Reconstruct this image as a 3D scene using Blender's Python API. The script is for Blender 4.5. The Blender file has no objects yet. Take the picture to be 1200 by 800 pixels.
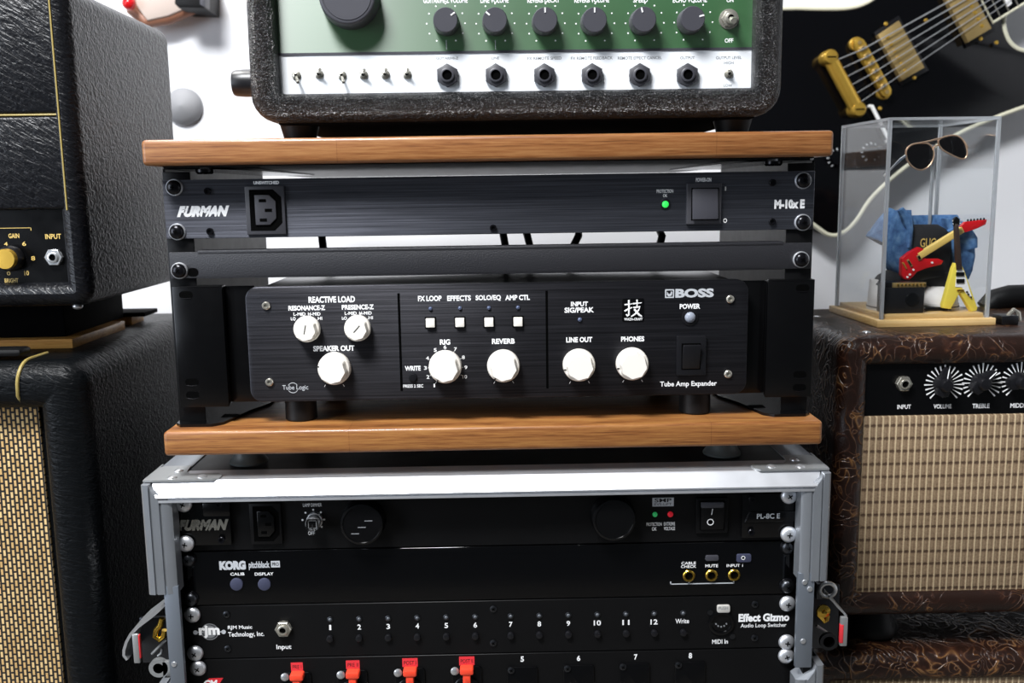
import bpy, bmesh, math, random
from mathutils import Vector, Matrix
random.seed(7)
SC = bpy.context.scene
COL = SC.collection
Z0 = 1.0                      # height of the top edge of the upper rack unit above the floor
R = math.radians

# ------------------------------------------------------------------ camera
F_PX = 1120.0
CAM = Vector((0.006456, -0.716354, Z0 - 0.012037))
_yaw, _pit, _rol = 0.01124, 0.155886, -0.014667
_fwd = Vector((math.sin(_yaw)*math.cos(_pit), math.cos(_yaw)*math.cos(_pit), -math.sin(_pit)))
_rt = Vector((math.cos(_yaw), -math.sin(_yaw), 0)); _up = _rt.cross(_fwd)
CR = _rt*math.cos(_rol) + _up*math.sin(_rol)
CU = _up*math.cos(_rol) - _rt*math.sin(_rol)
cd = bpy.data.cameras.new('camera'); cam = bpy.data.objects.new('camera', cd); COL.objects.link(cam)
cam.matrix_world = Matrix(((CR.x, CU.x, -_fwd.x, CAM.x), (CR.y, CU.y, -_fwd.y, CAM.y), (CR.z, CU.z, -_fwd.z, CAM.z), (0, 0, 0, 1)))
cd.sensor_width = 36.0; cd.lens = F_PX/1200*36; cd.clip_start = 0.01
cd.dof.use_dof = True; cd.dof.focus_distance = 0.74; cd.dof.aperture_fstop = 9.0
SC.camera = cam

# ------------------------------------------------------------------ light and exposure
SC.view_settings.view_transform = 'Standard'; SC.view_settings.look = 'None'
SC.view_settings.gamma = 1.0; SC.view_settings.use_curve_mapping = False
SC.view_settings.exposure = 0.0
W = bpy.data.worlds.new('room_light'); SC.world = W; W.use_nodes = True
W.node_tree.nodes['Background'].inputs[0].default_value = (0.80, 0.90, 1.0, 1)
W.node_tree.nodes['Background'].inputs[1].default_value = 0.07
def area(name, loc, target, sx, sy, power, color):
    l = bpy.data.lights.new(name, 'AREA'); l.shape = 'RECTANGLE'; l.size = sx; l.size_y = sy; l.energy = power; l.color = color
    o = bpy.data.objects.new(name, l); COL.objects.link(o); o.location = loc
    o.rotation_euler = (Vector(target) - Vector(loc)).to_track_quat('-Z', 'Y').to_euler()
    return o
area('ceiling_lamp', (-0.54, -0.82, Z0 + 1.25), (0.0, 0.1, Z0 - 0.1), 0.55, 0.40, 62, (0.97, 0.98, 1.0))
area('wall_lamp', (-0.75, 0.25, Z0 + 1.35), (-0.35, 0.66, Z0 + 0.1), 0.5, 0.25, 26, (1.0, 0.98, 0.96))
area('window_daylight', (-1.75, -1.15, Z0 + 0.22), (-0.3, 0.1, Z0), 0.8, 1.2, 22, (0.80, 0.88, 1.0))

# ------------------------------------------------------------------ pixel -> point on the plane y = Y (or z = Z, x = X)
def ray(u, v): return CR*((u-600)/F_PX) - CU*((v-400)/F_PX) + _fwd
def at(u, v, Y): d = ray(u, v); return CAM + d*((Y-CAM.y)/d.y)
def atz(u, v, Z): d = ray(u, v); return CAM + d*((Z-CAM.z)/d.z)
def atx(u, v, X): d = ray(u, v); return CAM + d*((X-CAM.x)/d.x)
def mpp(u, v, Y): return (at(u+5, v, Y).x - at(u-5, v, Y).x)/10
def box_at(u0, v0, u1, v1, Y):
    """x0, x1, z0, z1 of the upright rectangle on the plane y = Y seen between the two pixels"""
    um, vm = (u0+u1)/2, (v0+v1)/2
    return at(u0, vm, Y).x, at(u1, vm, Y).x, at(um, v1, Y).z, at(um, v0, Y).z

# ------------------------------------------------------------------ materials
def lin(c): return tuple((x/12.92 if x <= 0.04045 else ((x+0.055)/1.055)**2.4) for x in c)
def hexc(h): return lin(tuple(int(h[i:i+2], 16)/255 for i in (0, 2, 4))) + (1,)
class NT:
    def __init__(s, name, base='808080', rough=0.5, metal=0.0, spec=0.5, coat=0.0):
        s.m = bpy.data.materials.new(name); s.m.use_nodes = True; s.t = s.m.node_tree; s.n = s.t.nodes
        s.b = s.n['Principled BSDF']
        s.b.inputs['Base Color'].default_value = hexc(base) if isinstance(base, str) else base
        s.b.inputs['Roughness'].default_value = rough; s.b.inputs['Metallic'].default_value = metal
        s.b.inputs['Specular IOR Level'].default_value = spec; s.b.inputs['Coat Weight'].default_value = coat
        s._tc = None
    def add(s, t, **kw):
        n = s.n.new(t)
        for k, v in kw.items():
            if k in n.inputs: n.inputs[k].default_value = v
            else: setattr(n, k, v)
        return n
    def lk(s, a, b): s.t.links.new(a, b)
    def coord(s, scale=(1, 1, 1), rot=(0, 0, 0)):
        if s._tc is None: s._tc = s.add('ShaderNodeTexCoord')
        mp = s.add('ShaderNodeMapping'); mp.inputs['Scale'].default_value = scale; mp.inputs['Rotation'].default_value = rot
        s.lk(s._tc.outputs['Object'], mp.inputs['Vector']); return mp.outputs['Vector']
    def noise(s, vec, scale=5.0, detail=3.0, rough=0.5, dist=0.0):
        n = s.add('ShaderNodeTexNoise', Scale=scale, Detail=detail, Roughness=rough, Distortion=dist); s.lk(vec, n.inputs['Vector']); return n.outputs['Fac']
    def ramp(s, fac, stops):
        r = s.add('ShaderNodeValToRGB'); e = r.color_ramp.elements
        while len(e) < len(stops): e.new(0.5)
        for i, (p, c) in enumerate(stops): e[i].position = p; e[i].color = hexc(c) if isinstance(c, str) else c
        s.lk(fac, r.inputs['Fac']); return r.outputs['Color']
    def bump(s, h, strength=0.5, dist=0.001):
        b = s.add('ShaderNodeBump', Strength=strength, Distance=dist); s.lk(h, b.inputs['Height']); s.lk(b.outputs['Normal'], s.b.inputs['Normal'])
    def math(s, op, a, b=None):
        n = s.add('ShaderNodeMath', operation=op)
        for i, x in enumerate((a, b)):
            if x is None: continue
            if isinstance(x, (int, float)): n.inputs[i].default_value = x
            else: s.lk(x, n.inputs[i])
        return n.outputs[0]
    def col(s, out): s.lk(out, s.b.inputs['Base Color'])
    def rgh(s, out): s.lk(out, s.b.inputs['Roughness'])
    def aniso(s, k):
        s.b.inputs['Anisotropic'].default_value = k; c = s.add('ShaderNodeCombineXYZ', Z=1.0); s.lk(c.outputs[0], s.b.inputs['Tangent'])
    def emit(s, h, k): s.b.inputs['Emission Color'].default_value = hexc(h); s.b.inputs['Emission Strength'].default_value = k
def plain(name, base, rough=0.5, metal=0.0, spec=0.5, wear=0.06):
    """a plain paint, plastic or metal with slight uneven gloss"""
    t = NT(name, base, rough, metal, spec)
    f = t.noise(t.coord(), 60, 3)
    r = t.add('ShaderNodeMapRange'); r.inputs['To Min'].default_value = max(0.02, rough-wear); r.inputs['To Max'].default_value = min(1, rough+wear)
    t.lk(f, r.inputs['Value']); t.rgh(r.outputs['Result']); return t.m

def tolex(name, base, scale, rough, strength, rot=0.6, squash=2.0, dist=0.0012):
    t = NT(name, base, rough, 0, 0.6)
    v = t.coord((1, 1, squash), (0, rot, 0))
    vo = t.add('ShaderNodeTexVoronoi', feature='DISTANCE_TO_EDGE', Scale=scale)
    n0 = t.add('ShaderNodeTexNoise', Scale=scale*0.6, Detail=2.0)
    t.lk(v, n0.inputs['Vector'])
    mx = t.add('ShaderNodeMix', data_type='VECTOR'); mx.inputs['Factor'].default_value = 0.012
    t.lk(v, mx.inputs[4]); t.lk(n0.outputs['Color'], mx.inputs[5]); t.lk(mx.outputs[1], vo.inputs['Vector'])
    h = t.math('ADD', t.math('MINIMUM', vo.outputs['Distance'], 0.35), t.math('MULTIPLY', t.noise(v, scale*2, 3), 0.35))
    t.bump(h, strength, dist); return t.m
M = {}
M['tolex'] = tolex('black_tolex', '060607', 360, 0.25, 1.0, 0.5, 1.5, 0.0022)
def levant(name, base, rough, rot, strength, spec, fine=1.0):
    t = NT(name, base, rough, 0, spec)
    v0 = t.coord((1, 1, 1), (0, rot, 0)); mp = t.add('ShaderNodeMapping'); mp.inputs['Scale'].default_value = (75*fine, 200*fine, 300*fine); t.lk(v0, mp.inputs['Vector'])
    a = t.noise(mp.outputs['Vector'], 1.0, 2.5, 0.5, 0.8)
    b = t.noise(t.coord((1, 1, 1)), 420, 2, 0.5)
    t.bump(t.math('ADD', t.math('MULTIPLY', a, 1.0), t.math('MULTIPLY', b, 0.22)), strength, 0.0035); return t.m
M['tolex_soft'] = levant('black_leathercloth', '0b0c10', 0.36, -0.6, 0.42, 0.30)
M['tolex_cab'] = levant('black_cabinet_vinyl', '080a0c', 0.40, -0.3, 0.36, 0.14, 1.1)

def brushed(name, base, metal=0.75, rough=0.38):
    t = NT(name, base, rough, metal)
    v = t.coord((6, 6, 1600)); f = t.noise(v, 1.0, 4, 0.65)
    v2 = t.coord((14, 14, 700)); f2 = t.noise(v2, 1.0, 3, 0.6)
    s = t.math('ADD', t.math('MULTIPLY', f, 0.6), t.math('MULTIPLY', f2, 0.4))
    c = hexc(base)
    t.col(t.ramp(s, [(0.3, tuple(x*0.45 for x in c[:3])+(1,)), (0.7, tuple(min(1, x*1.8) for x in c[:3])+(1,))]))
    r = t.add('ShaderNodeMapRange'); r.inputs['To Min'].default_value = rough-0.1; r.inputs['To Max'].default_value = rough+0.14
    t.lk(s, r.inputs['Value']); t.rgh(r.outputs['Result'])
    t.bump(s, 0.3, 0.0004); t.aniso(0.85); return t.m
M['brushed'] = brushed('brushed_black_aluminium', '54565e', 0.8, 0.31)
M['brushed_dark'] = brushed('brushed_black_anodised', '303034', 0.8, 0.33)
M['black'] = plain('black_paint', '0b0b0c', 0.45, 0, 0.2)
M['black_matte'] = plain('matt_black_paint', '050506', 0.8, 0, 0.06)
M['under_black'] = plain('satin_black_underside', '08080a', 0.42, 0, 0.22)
M['black_gloss'] = plain('black_gloss_acrylic', '040405', 0.08, 0, 0.5, 0.02)
M['black_semi'] = plain('black_enamel', '070708', 0.22, 0, 0.35)
M['rack_black'] = plain('black_powder_steel', '0c0c0d', 0.38, 0, 0.2)
t = NT('textured_black_powdercoat', '212125', 0.5); t.bump(t.noise(t.coord(), 900, 3), 0.5, 0.0006); M['powder'] = t.m
M['rubber'] = plain('black_rubber', '09090a', 0.5, 0, 0.3)
M['plastic'] = plain('black_plastic', '131316', 0.35, 0, 0.4)
M['plastic_mid'] = plain('dark_grey_plastic', '36363b', 0.5)
M['pad'] = plain('grey_rubber_pad', '4c5252', 0.4)
M['steel_strip'] = plain('grey_steel_strip', '7c838c', 0.45, 0.6)
M['plastic_grey'] = plain('charcoal_plastic', '3c3c42', 0.45)
M['socket_dark'] = plain('dark_socket', '020202', 0.8, 0, 0.04)
M['white_knob'] = plain('cream_white_plastic', 'efeae0', 0.32)
M['white_print'] = plain('white_print', 'f2f2f2', 0.5)
M['grey_print'] = plain('silver_print', 'b9bcc0', 0.45)
M['black_print'] = plain('black_print', '141416', 0.5)
M['grey_ink'] = plain('grey_ink', '77797c', 0.5)
M['gold_pipe'] = plain('dull_gold_piping', '9c8a4e', 0.4)
M['gold_print'] = plain('gold_print', 'd8b868', 0.4)
M['steel'] = plain('bright_steel', 'd0d2d4', 0.3, 0.8)
M['nickel'] = plain('nickel', 'c6c2b6', 0.28, 0.8)
M['zinc'] = plain('zinc_plate', 'a6a8a8', 0.42, 0.65)
M['dark_steel'] = plain('dark_steel', '4a4c50', 0.35, 1.0)
M['black_steel'] = plain('black_screw_steel', '17171b', 0.22, 0.6)
M['brass'] = plain('brass', 'd9b24c', 0.25, 1.0)
M['gold'] = plain('worn_gold_plate', 'd9b04c', 0.32, 0.75)
M['gold_matte'] = plain('worn_gold_cover', 'b39a66', 0.45, 0.7)
t = NT('green_satin_panel', '2f5a33', 0.46, 0.0, 0.85); t.bump(t.noise(t.coord((4, 4, 900)), 1.0, 2), 0.05, 0.0003); t.aniso(0.8); t.b.inputs['IOR'].default_value = 1.95; M['green'] = t.m
M['white_panel'] = plain('white_panel', 'e8ebee', 0.35)
M['red_plastic'] = plain('red_plastic', 'e8452c', 0.4)
M['red_tape'] = plain('red_tape', 'd8343c', 0.5)
M['red_print'] = plain('red_print', 'd22a32', 0.45)
M['red_lacquer'] = plain('red_lacquer', 'c8151c', 0.18)
M['yellow'] = plain('yellow_lacquer', 'f0dc58', 0.25)
M['maple'] = plain('maple_neck', 'e8c66c', 0.35)
M['rosewood'] = plain('rosewood', '3a2a22', 0.5)
M['cream'] = plain('cream_binding', 'd8d6bf', 0.4)
M['lavender'] = plain('slate_button', '3a3d52', 0.5)
M['shadow_grey'] = plain('wall_shadow_grey', '8a8b8e', 0.7)  # tone of the soft wall shadow, used for the disc
M['tag_grey'] = plain('grey_tag', 'b9b6b0', 0.6)
M['mag_black'] = plain('black_lacquer', '050507', 0.12, 0, 0.5, 0.02)
M['beige'] = plain('beige_lacquer', 'b9aaa0', 0.5)
M['brown'] = plain('brown_edge', '8a5e48', 0.5)
M['alu'] = plain('satin_aluminium', '8f9398', 0.42, 0.6, 0.5, 0.08)
M['alu_bright'] = plain('bright_aluminium', 'e4e6ea', 0.42, 0.85)
M['laminate'] = plain('black_laminate', '0d0d0e', 0.4, 0, 0.2)
M['shoe_white'] = plain('white_canvas', 'dcd8d4', 0.7)
M['black_cloth'] = plain('black_cloth', '101013', 0.85)
M['amber_glass'] = plain('dark_lens', '0a0708', 0.06)
M['rose_gold'] = plain('rose_gold_wire', 'e6c0a0', 0.3, 0.8)
M['blue_glow'] = plain('blue_window', '1a1d2a', 0.3)
t = NT('led_green', '2bbf4a', 0.2); t.emit('35e05a', 0.9); M['led_green'] = t.m
t = NT('led_green_dim', '2f9a5a', 0.2); t.emit('35c06a', 0.25); M['led_green_dim'] = t.m
t = NT('led_red', 'c02030', 0.2); t.emit('e02030', 0.25); M['led_red'] = t.m
M['led_clear'] = plain('clear_led', '8e94a0', 0.15)
M['led_dull'] = plain('dull_led', '50545a', 0.35)
M['led_blue'] = plain('unlit_led', '4c5670', 0.2)
t = NT('clear_acrylic', 'ffffff', 0.02); t.b.inputs['Transmission Weight'].default_value = 1.0; t.b.inputs['IOR'].default_value = 1.25; M['acrylic'] = t.m
t = NT('frosted_acrylic_edge', 'c4c8cc', 0.25); t.b.inputs['Transmission Weight'].default_value = 0.55; t.b.inputs['IOR'].default_value = 1.3; M['acrylic_edge'] = t.m
# denim
t = NT('blue_denim', '3f6796', 0.85); f = t.noise(t.coord((1, 1, 1)), 160, 4)
t.col(t.ramp(f, [(0.3, '34598c'), (0.55, '5480b2'), (0.8, '84a8cc')])); t.bump(t.noise(t.coord((1, 1, 0.3)), 700, 2), 0.6, 0.0006); M['denim'] = t.m
# laminated wood board: grain along x, a few end joints
def wood(name, dark, mid, light):
    t = NT(name, mid, 0.38, 0, 0.5, 0.15)
    v = t.coord((1.1, 16, 62)); w1 = t.noise(v, 3.2, 6, 0.65, 1.1)
    v2 = t.coord((14, 120, 330)); w2 = t.noise(v2, 3.0, 3, 0.65)
    br = t.add('ShaderNodeTexBrick', offset=0.4, offset_frequency=2, squash=1.0)
    br.inputs['Scale'].default_value = 1.0; br.inputs['Brick Width'].default_value = 0.27; br.inputs['Row Height'].default_value = 0.043; br.inputs['Mortar Size'].default_value = 0.0002
    br.inputs['Color1'].default_value = (0.40, 0.40, 0.40, 1); br.inputs['Color2'].default_value = (0.62, 0.62, 0.62, 1); br.inputs['Mortar'].default_value = (0.3, 0.3, 0.3, 1)
    t.lk(t.coord((1, 1, 1)), br.inputs['Vector'])
    s = t.math('ADD', t.math('MULTIPLY', w1, 0.56), t.math('MULTIPLY', w2, 0.42))
    s = t.math('ADD', s, t.math('MULTIPLY', t.math('SUBTRACT', br.outputs['Color'], 0.5), 0.30))
    t.col(t.ramp(s, [(0.34, dark), (0.48, mid), (0.64, light)]))
    t.bump(w2, 0.15, 0.0004); return t.m
M['wood_up'] = wood('oiled_teak', '4e2e14', '80502a', '9c6e42')
M['wood_lo'] = wood('oiled_oak', '4e2c12', '85542c', 'a4733e')
M['pine'] = wood('bare_pine', 'b87a34', 'dca052', 'e8b468')
M['pale_wood'] = wood('pale_beech', 'c99c58', 'dcb678', 'e8c78c')
# woven grille cloths
def weave_left():
    t = NT('black_tan_basket_weave', 'c8a872', 0.8)
    br = t.add('ShaderNodeTexBrick', offset=0.5, offset_frequency=2)
    br.inputs['Scale'].default_value = 1.0; br.inputs['Brick Width'].default_value = 0.0068; br.inputs['Row Height'].default_value = 0.0037
    br.inputs['Mortar Size'].default_value = 0.00105; br.inputs['Mortar Smooth'].default_value = 0.5; br.inputs['Bias'].default_value = 0.0
    br.inputs['Color1'].default_value = hexc('dcbc84'); br.inputs['Color2'].default_value = hexc('c09a60'); br.inputs['Mortar'].default_value = hexc('0d0b08')
    sx = t.add('ShaderNodeSeparateXYZ'); t.lk(t.coord(), sx.inputs[0]); cx = t.add('ShaderNodeCombineXYZ')
    t.lk(sx.outputs['Z'], cx.inputs['X']); t.lk(sx.outputs['X'], cx.inputs['Y']); t.lk(cx.outputs[0], br.inputs['Vector'])
    t.col(br.outputs['Color']); inv = t.math('SUBTRACT', 1.0, br.outputs['Fac']); t.bump(inv, 0.8, 0.001); return t.m
M['weave_left'] = weave_left()
def weave_right():
    t = NT('tan_ribbed_grille_cloth', '9a8468', 0.85)
    sx = t.add('ShaderNodeSeparateXYZ'); t.lk(t.coord(), sx.inputs[0]); X, Z = sx.outputs['X'], sx.outputs['Z']
    def wave(x, pitch): return t.math('MULTIPLY', t.math('ADD', t.math('SINE', t.math('MULTIPLY', x, 2*math.pi/pitch)), 1.0), 0.5)
    rib = wave(X, 0.0056); rib2 = wave(X, 0.0028); row = wave(Z, 0.0112)
    fine = t.noise(t.coord((1, 1, 1)), 900, 2)
    line = t.math('POWER', row, 10.0)
    gap = t.math('MULTIPLY', line, t.math('SUBTRACT', 1.0, t.math('POWER', rib, 3.0)))
    s = t.math('ADD', t.math('MULTIPLY', t.math('POWER', rib, 5.0), 0.5), t.math('MULTIPLY', fine, 0.42))
    s = t.math('ADD', s, t.math('MULTIPLY', rib2, 0.12))
    s = t.math('SUBTRACT', s, t.math('MULTIPLY', gap, 0.5))
    t.col(t.ramp(s, [(0.02, '4a3726'), (0.22, '78634b'), (0.42, '937d62'), (0.85, 'c9b592')]))
    t.bump(s, 0.6, 0.001); return t.m
M['weave_right'] = weave_right()
# tooled brown leathercloth: curling raised lines
def tooled():
    t = NT('tooled_brown_leathercloth', '2e1c14', 0.34, 0, 0.45)
    def curls(scale, bands, dist):
        f = t.noise(t.coord((1, 1, 1)), scale, 1.5, 0.4, dist)
        a = t.math('ABSOLUTE', t.math('SINE', t.math('MULTIPLY', f, bands)))
        return t.math('POWER', t.math('SUBTRACT', 1.0, a), 3.2)
    c1 = t.math('MAXIMUM', curls(30, 30, 0.9), t.math('MULTIPLY', curls(60, 18, 0.5), 0.7)); mask = t.ramp(t.noise(t.coord((1, 1, 1)), 34, 1), [(0.36, (0, 0, 0, 1)), (0.58, (1, 1, 1, 1))])
    c = t.math('MULTIPLY', c1, mask)
    t.col(t.ramp(c, [(0.0, '22130d'), (0.25, '382016'), (1.0, '866038')]))
    t.bump(t.math('ADD', t.math('MULTIPLY', c, 0.8), t.math('MULTIPLY', t.noise(t.coord(), 700, 2), 0.25)), 0.8, 0.0012); return t.m
M['tooled'] = tooled()
t = NT('white_wall_paint', 'e6e7ea', 0.7); t.bump(t.noise(t.coord(), 220, 4), 0.12, 0.001); M['wall'] = t.m
t = NT('grey_floor', '6e6a64', 0.6); t.bump(t.noise(t.coord(), 40, 4), 0.1, 0.001); M['floor'] = t.m

# ------------------------------------------------------------------ mesh builder
ORG = {}
class MB:
    def __init__(s): s.bm = bmesh.new(); s.mats = []
    def mi(s, m):
        m = M[m] if isinstance(m, str) else m
        if m not in s.mats: s.mats.append(m)
        return s.mats.index(m)
    def take(s, b, mat):
        k = s.mi(mat)
        for f in b.faces: f.material_index = k
        me = bpy.data.meshes.new('t'); b.to_mesh(me); b.free(); s.bm.from_mesh(me); bpy.data.meshes.remove(me); return s
    def box(s, x0, x1, y0, y1, z0, z1, mat, bev=0.0, seg=2, rot=None):
        b = bmesh.new(); bmesh.ops.create_cube(b, size=1.0)
        c = Vector(((x0+x1)/2, (y0+y1)/2, (z0+z1)/2))
        for v in b.verts: v.co = Vector((v.co.x*abs(x1-x0), v.co.y*abs(y1-y0), v.co.z*abs(z1-z0)))
        if bev > 0: bmesh.ops.bevel(b, geom=list(b.edges), offset=bev, segments=seg, affect='EDGES', profile=0.5)
        for v in b.verts: v.co = (rot @ v.co if rot else v.co) + c
        return s.take(b, mat)
    def rings(s, rings, mat, cap0=True, cap1=True):
        b = bmesh.new(); vs = [[b.verts.new(p) for p in r] for r in rings]; n = len(rings[0])
        for a, c in zip(vs[:-1], vs[1:]):
            for i in range(n):
                try: b.faces.new((a[i], a[(i+1) % n], c[(i+1) % n], c[i]))
                except ValueError: pass
        if cap0: b.faces.new(list(reversed(vs[0])))
        if cap1: b.faces.new(vs[-1])
        bmesh.ops.recalc_face_normals(b, faces=list(b.faces)); return s.take(b, mat)
    def lathe(s, o, d, prof, mat, seg=24, n_fn=None, ph=0.0):
        """prof: (radius, distance along d); n_fn(angle) scales the radius"""
        d = Vector(d).normalized(); o = Vector(o)
        a = d.orthogonal().normalized()
        if abs(d.y) > 0.9: a = Vector((1, 0, 0))
        a = (a - d*a.dot(d)).normalized(); c = d.cross(a)
        rs = []
        for r, h in prof:
            r = max(r, 1e-5); ring = []
            for i in range(seg):
                t = ph + 2*math.pi*i/seg; k = n_fn(t) if n_fn else 1.0
                ring.append(o + d*h + (a*math.cos(t) + c*math.sin(t))*r*k)
            rs.append(ring)
        return s.rings(rs, mat)
    def cyl(s, o, d, r, h, mat, seg=24, bev=0.0, r2=None):
        r2 = r if r2 is None else r2
        p = [(r, 0), (r2, h)] if bev <= 0 else [(r, 0), (r2, h-bev), (r2-bev*0.3, h-bev*0.3), (r2-bev, h)]
        return s.lathe(o, d, p, mat, seg)
    def poly(s, pts, y0, y1, mat, bev=0.0):
        """outline of (x, z) points made solid from y0 (front) to y1 (back)"""
        b = bmesh.new(); vs = [b.verts.new((x, y0, z)) for x, z in pts]; f = b.faces.new(vs)
        ex = bmesh.ops.extrude_face_region(b, geom=[f])
        for v in [g for g in ex['geom'] if isinstance(g, bmesh.types.BMVert)]: v.co.y = y1
        bmesh.ops.recalc_face_normals(b, faces=list(b.faces))
        if bev > 0:
            es = [e for e in b.edges if abs(e.verts[0].co.y-y0) < 1e-7 and abs(e.verts[1].co.y-y0) < 1e-7]
            bmesh.ops.bevel(b, geom=es, offset=bev, segments=2, affect='EDGES', profile=0.5)
        return s.take(b, mat)
    def tube(s, pts, r, mat, seg=10, closed=False):
        pts = [Vector(p) for p in pts]; n = len(pts); rs = []; prev = None
        rad = r if isinstance(r, (list, tuple)) else [r]*n
        for i, p in enumerate(pts):
            if closed: d = pts[(i+1) % n] - pts[i-1]
            else: d = pts[min(i+1, n-1)] - pts[max(i-1, 0)]
            d.normalize()
            a = d.orthogonal().normalized() if prev is None else (prev - d*prev.dot(d)).normalized()
            prev = a; c = d.cross(a)
            rs.append([p + (a*math.cos(2*math.pi*k/seg) + c*math.sin(2*math.pi*k/seg))*rad[i] for k in range(seg)])
        if closed: rs.append(rs[0])
        return s.rings(rs, mat, not closed, not closed)
    def ball(s, c, rx, ry, rz, mat, seg=20, rot=None):
        b = bmesh.new(); bmesh.ops.create_uvsphere(b, u_segments=seg, v_segments=seg//2+2, radius=1.0)
        for v in b.verts:
            p = Vector((v.co.x*rx, v.co.y*ry, v.co.z*rz)); v.co = (rot @ p if rot else p) + Vector(c)
        return s.take(b, mat)
    def text(s, body, x0, x1, z0, z1, y, mat, bold=0.0, shear=0.0, rot=0.0):
        """lettering on the plane y, fitted to the rectangle"""
        cu = bpy.data.curves.new('t', 'FONT'); cu.body = body; cu.size = 1.0; cu.offset = bold; cu.shear = shear
        cu.resolution_u = 3; cu.align_x = 'CENTER'
        ob = bpy.data.objects.new('t', cu); me = ob.to_mesh(); b = bmesh.new(); b.from_mesh(me); ob.to_mesh_clear()
        bpy.data.objects.remove(ob); bpy.data.curves.remove(cu)
        xs = [v.co.x for v in b.verts]; zs = [v.co.y for v in b.verts]
        if not xs: b.free(); return s
        a0, a1, b0, b1 = min(xs), max(xs), min(zs), max(zs)
        cx, cz = (x0+x1)/2, (z0+z1)/2; ca, sa = math.cos(rot), math.sin(rot)
        for v in b.verts:
            px = ((v.co.x-a0)/(a1-a0)-0.5)*(x1-x0); pz = ((v.co.y-b0)/(b1-b0)-0.5)*(z1-z0)
            v.co = Vector((cx + px*ca - pz*sa, y - 0.00008, cz + px*sa + pz*ca))
        fs = list(b.faces)
        ex = bmesh.ops.extrude_face_region(b, geom=fs)
        for g in ex['geom']:
            if isinstance(g, bmesh.types.BMVert): g.co.y = y
        bmesh.ops.recalc_face_normals(b, faces=list(b.faces)); return s.take(b, mat)
    def tpx(s, body, u0, v0, u1, v1, Y, mat, bold=0.0, shear=0.0, rot=0.0):
        return s.text(body, *box_at(u0, v0, u1, v1, Y), Y, mat, bold, shear, rot)
    def build(s, name, parent=None, origin=None, label=None, smooth=40):
        o3 = Vector(origin) if origin is not None else (ORG[parent.name] if parent is not None else Vector((0, 0, 0)))
        if parent is None and origin is None:
            lo = Vector((min(v.co[i] for v in s.bm.verts) for i in range(3))); hi = Vector((max(v.co[i] for v in s.bm.verts) for i in range(3)))
            o3 = Vector(((lo.x+hi.x)/2, (lo.y+hi.y)/2, lo.z))
        for v in s.bm.verts: v.co -= o3
        me = bpy.data.meshes.new(name); s.bm.to_mesh(me); s.bm.free()
        for m in s.mats: me.materials.append(m)
        me.polygons.foreach_set('use_smooth', [True]*len(me.polygons)); me.set_sharp_from_angle(angle=R(smooth))
        ob = bpy.data.objects.new(name, me); COL.objects.link(ob)
        if parent is not None:
            ob.parent = parent; ob.location = o3 - ORG[parent.name]
        else: ob.location = o3
        ORG[ob.name] = o3
        if label: ob['label'] = label
        return ob
def tag(o, label, cat, group=None):
    o['label'] = label; o['category'] = cat
    if group: o['group'] = group
    return o
def thing(name, loc, label, cat, group=None):
    o = bpy.data.objects.new(name, None); COL.objects.link(o); o.location = loc; o.empty_display_size = 0.02
    ORG[o.name] = Vector(loc); return tag(o, label, cat, group)
def struct(o): o['kind'] = 'structure'; return o
def inst(src, parent, loc, rot=0.0):
    """another copy of a part, placed in the world at loc"""
    o = src.copy(); COL.objects.link(o); o.parent = parent; o.location = Vector(loc) - ORG[parent.name]; o.rotation_euler = (0, rot, 0); ORG[o.name] = Vector(loc); return o
def rr(x0, x1, z0, z1, r, n=6):
    """rounded rectangle outline, (x, z)"""
    r = max(min(r, (x1-x0)/2-1e-6, (z1-z0)/2-1e-6), 1e-5); P = []
    for cx, cz, a in ((x1-r, z1-r, 0), (x0+r, z1-r, 90), (x0+r, z0+r, 180), (x1-r, z0+r, 270)):
        for i in range(n+1):
            t = R(a + 90*i/n); P.append((cx + r*math.cos(t), cz + r*math.sin(t)))
    return P
def shell(mb, x0, x1, z0, z1, yf, yb, rad, w, nose, mat, y_in, kt=1.0):
    """amplifier box: rounded outline, bull-nosed front border of width w, opening set back to y_in, solid behind"""
    prof = [(0, yb), (0, yf+nose)]
    for i in range(1, 6): t = R(90*i/5); prof.append((nose*(1-math.cos(t)), yf+nose*(1-math.sin(t))))
    for i in range(0, 5): t = R(90*i/4); prof.append((w-nose*0.8+nose*0.8*math.sin(t), yf+nose*0.8*(1-math.cos(t))))
    prof.append((w, y_in))
    rs = []
    for d, y in prof: rs.append([(x, y, z) for x, z in rr(x0+d, x1-d, z0+d, z1-d*kt, max(rad-d, 0.0012))])
    mb.rings(rs, mat)
def hexa(t): return 1.0
def ngon(o, d, r, h, n, mat, mb, ph=0.0, bev=0.0004):
    mb.lathe(o, d, [(r, 0), (r, h-bev), (r-bev, h)], mat, n)

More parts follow.
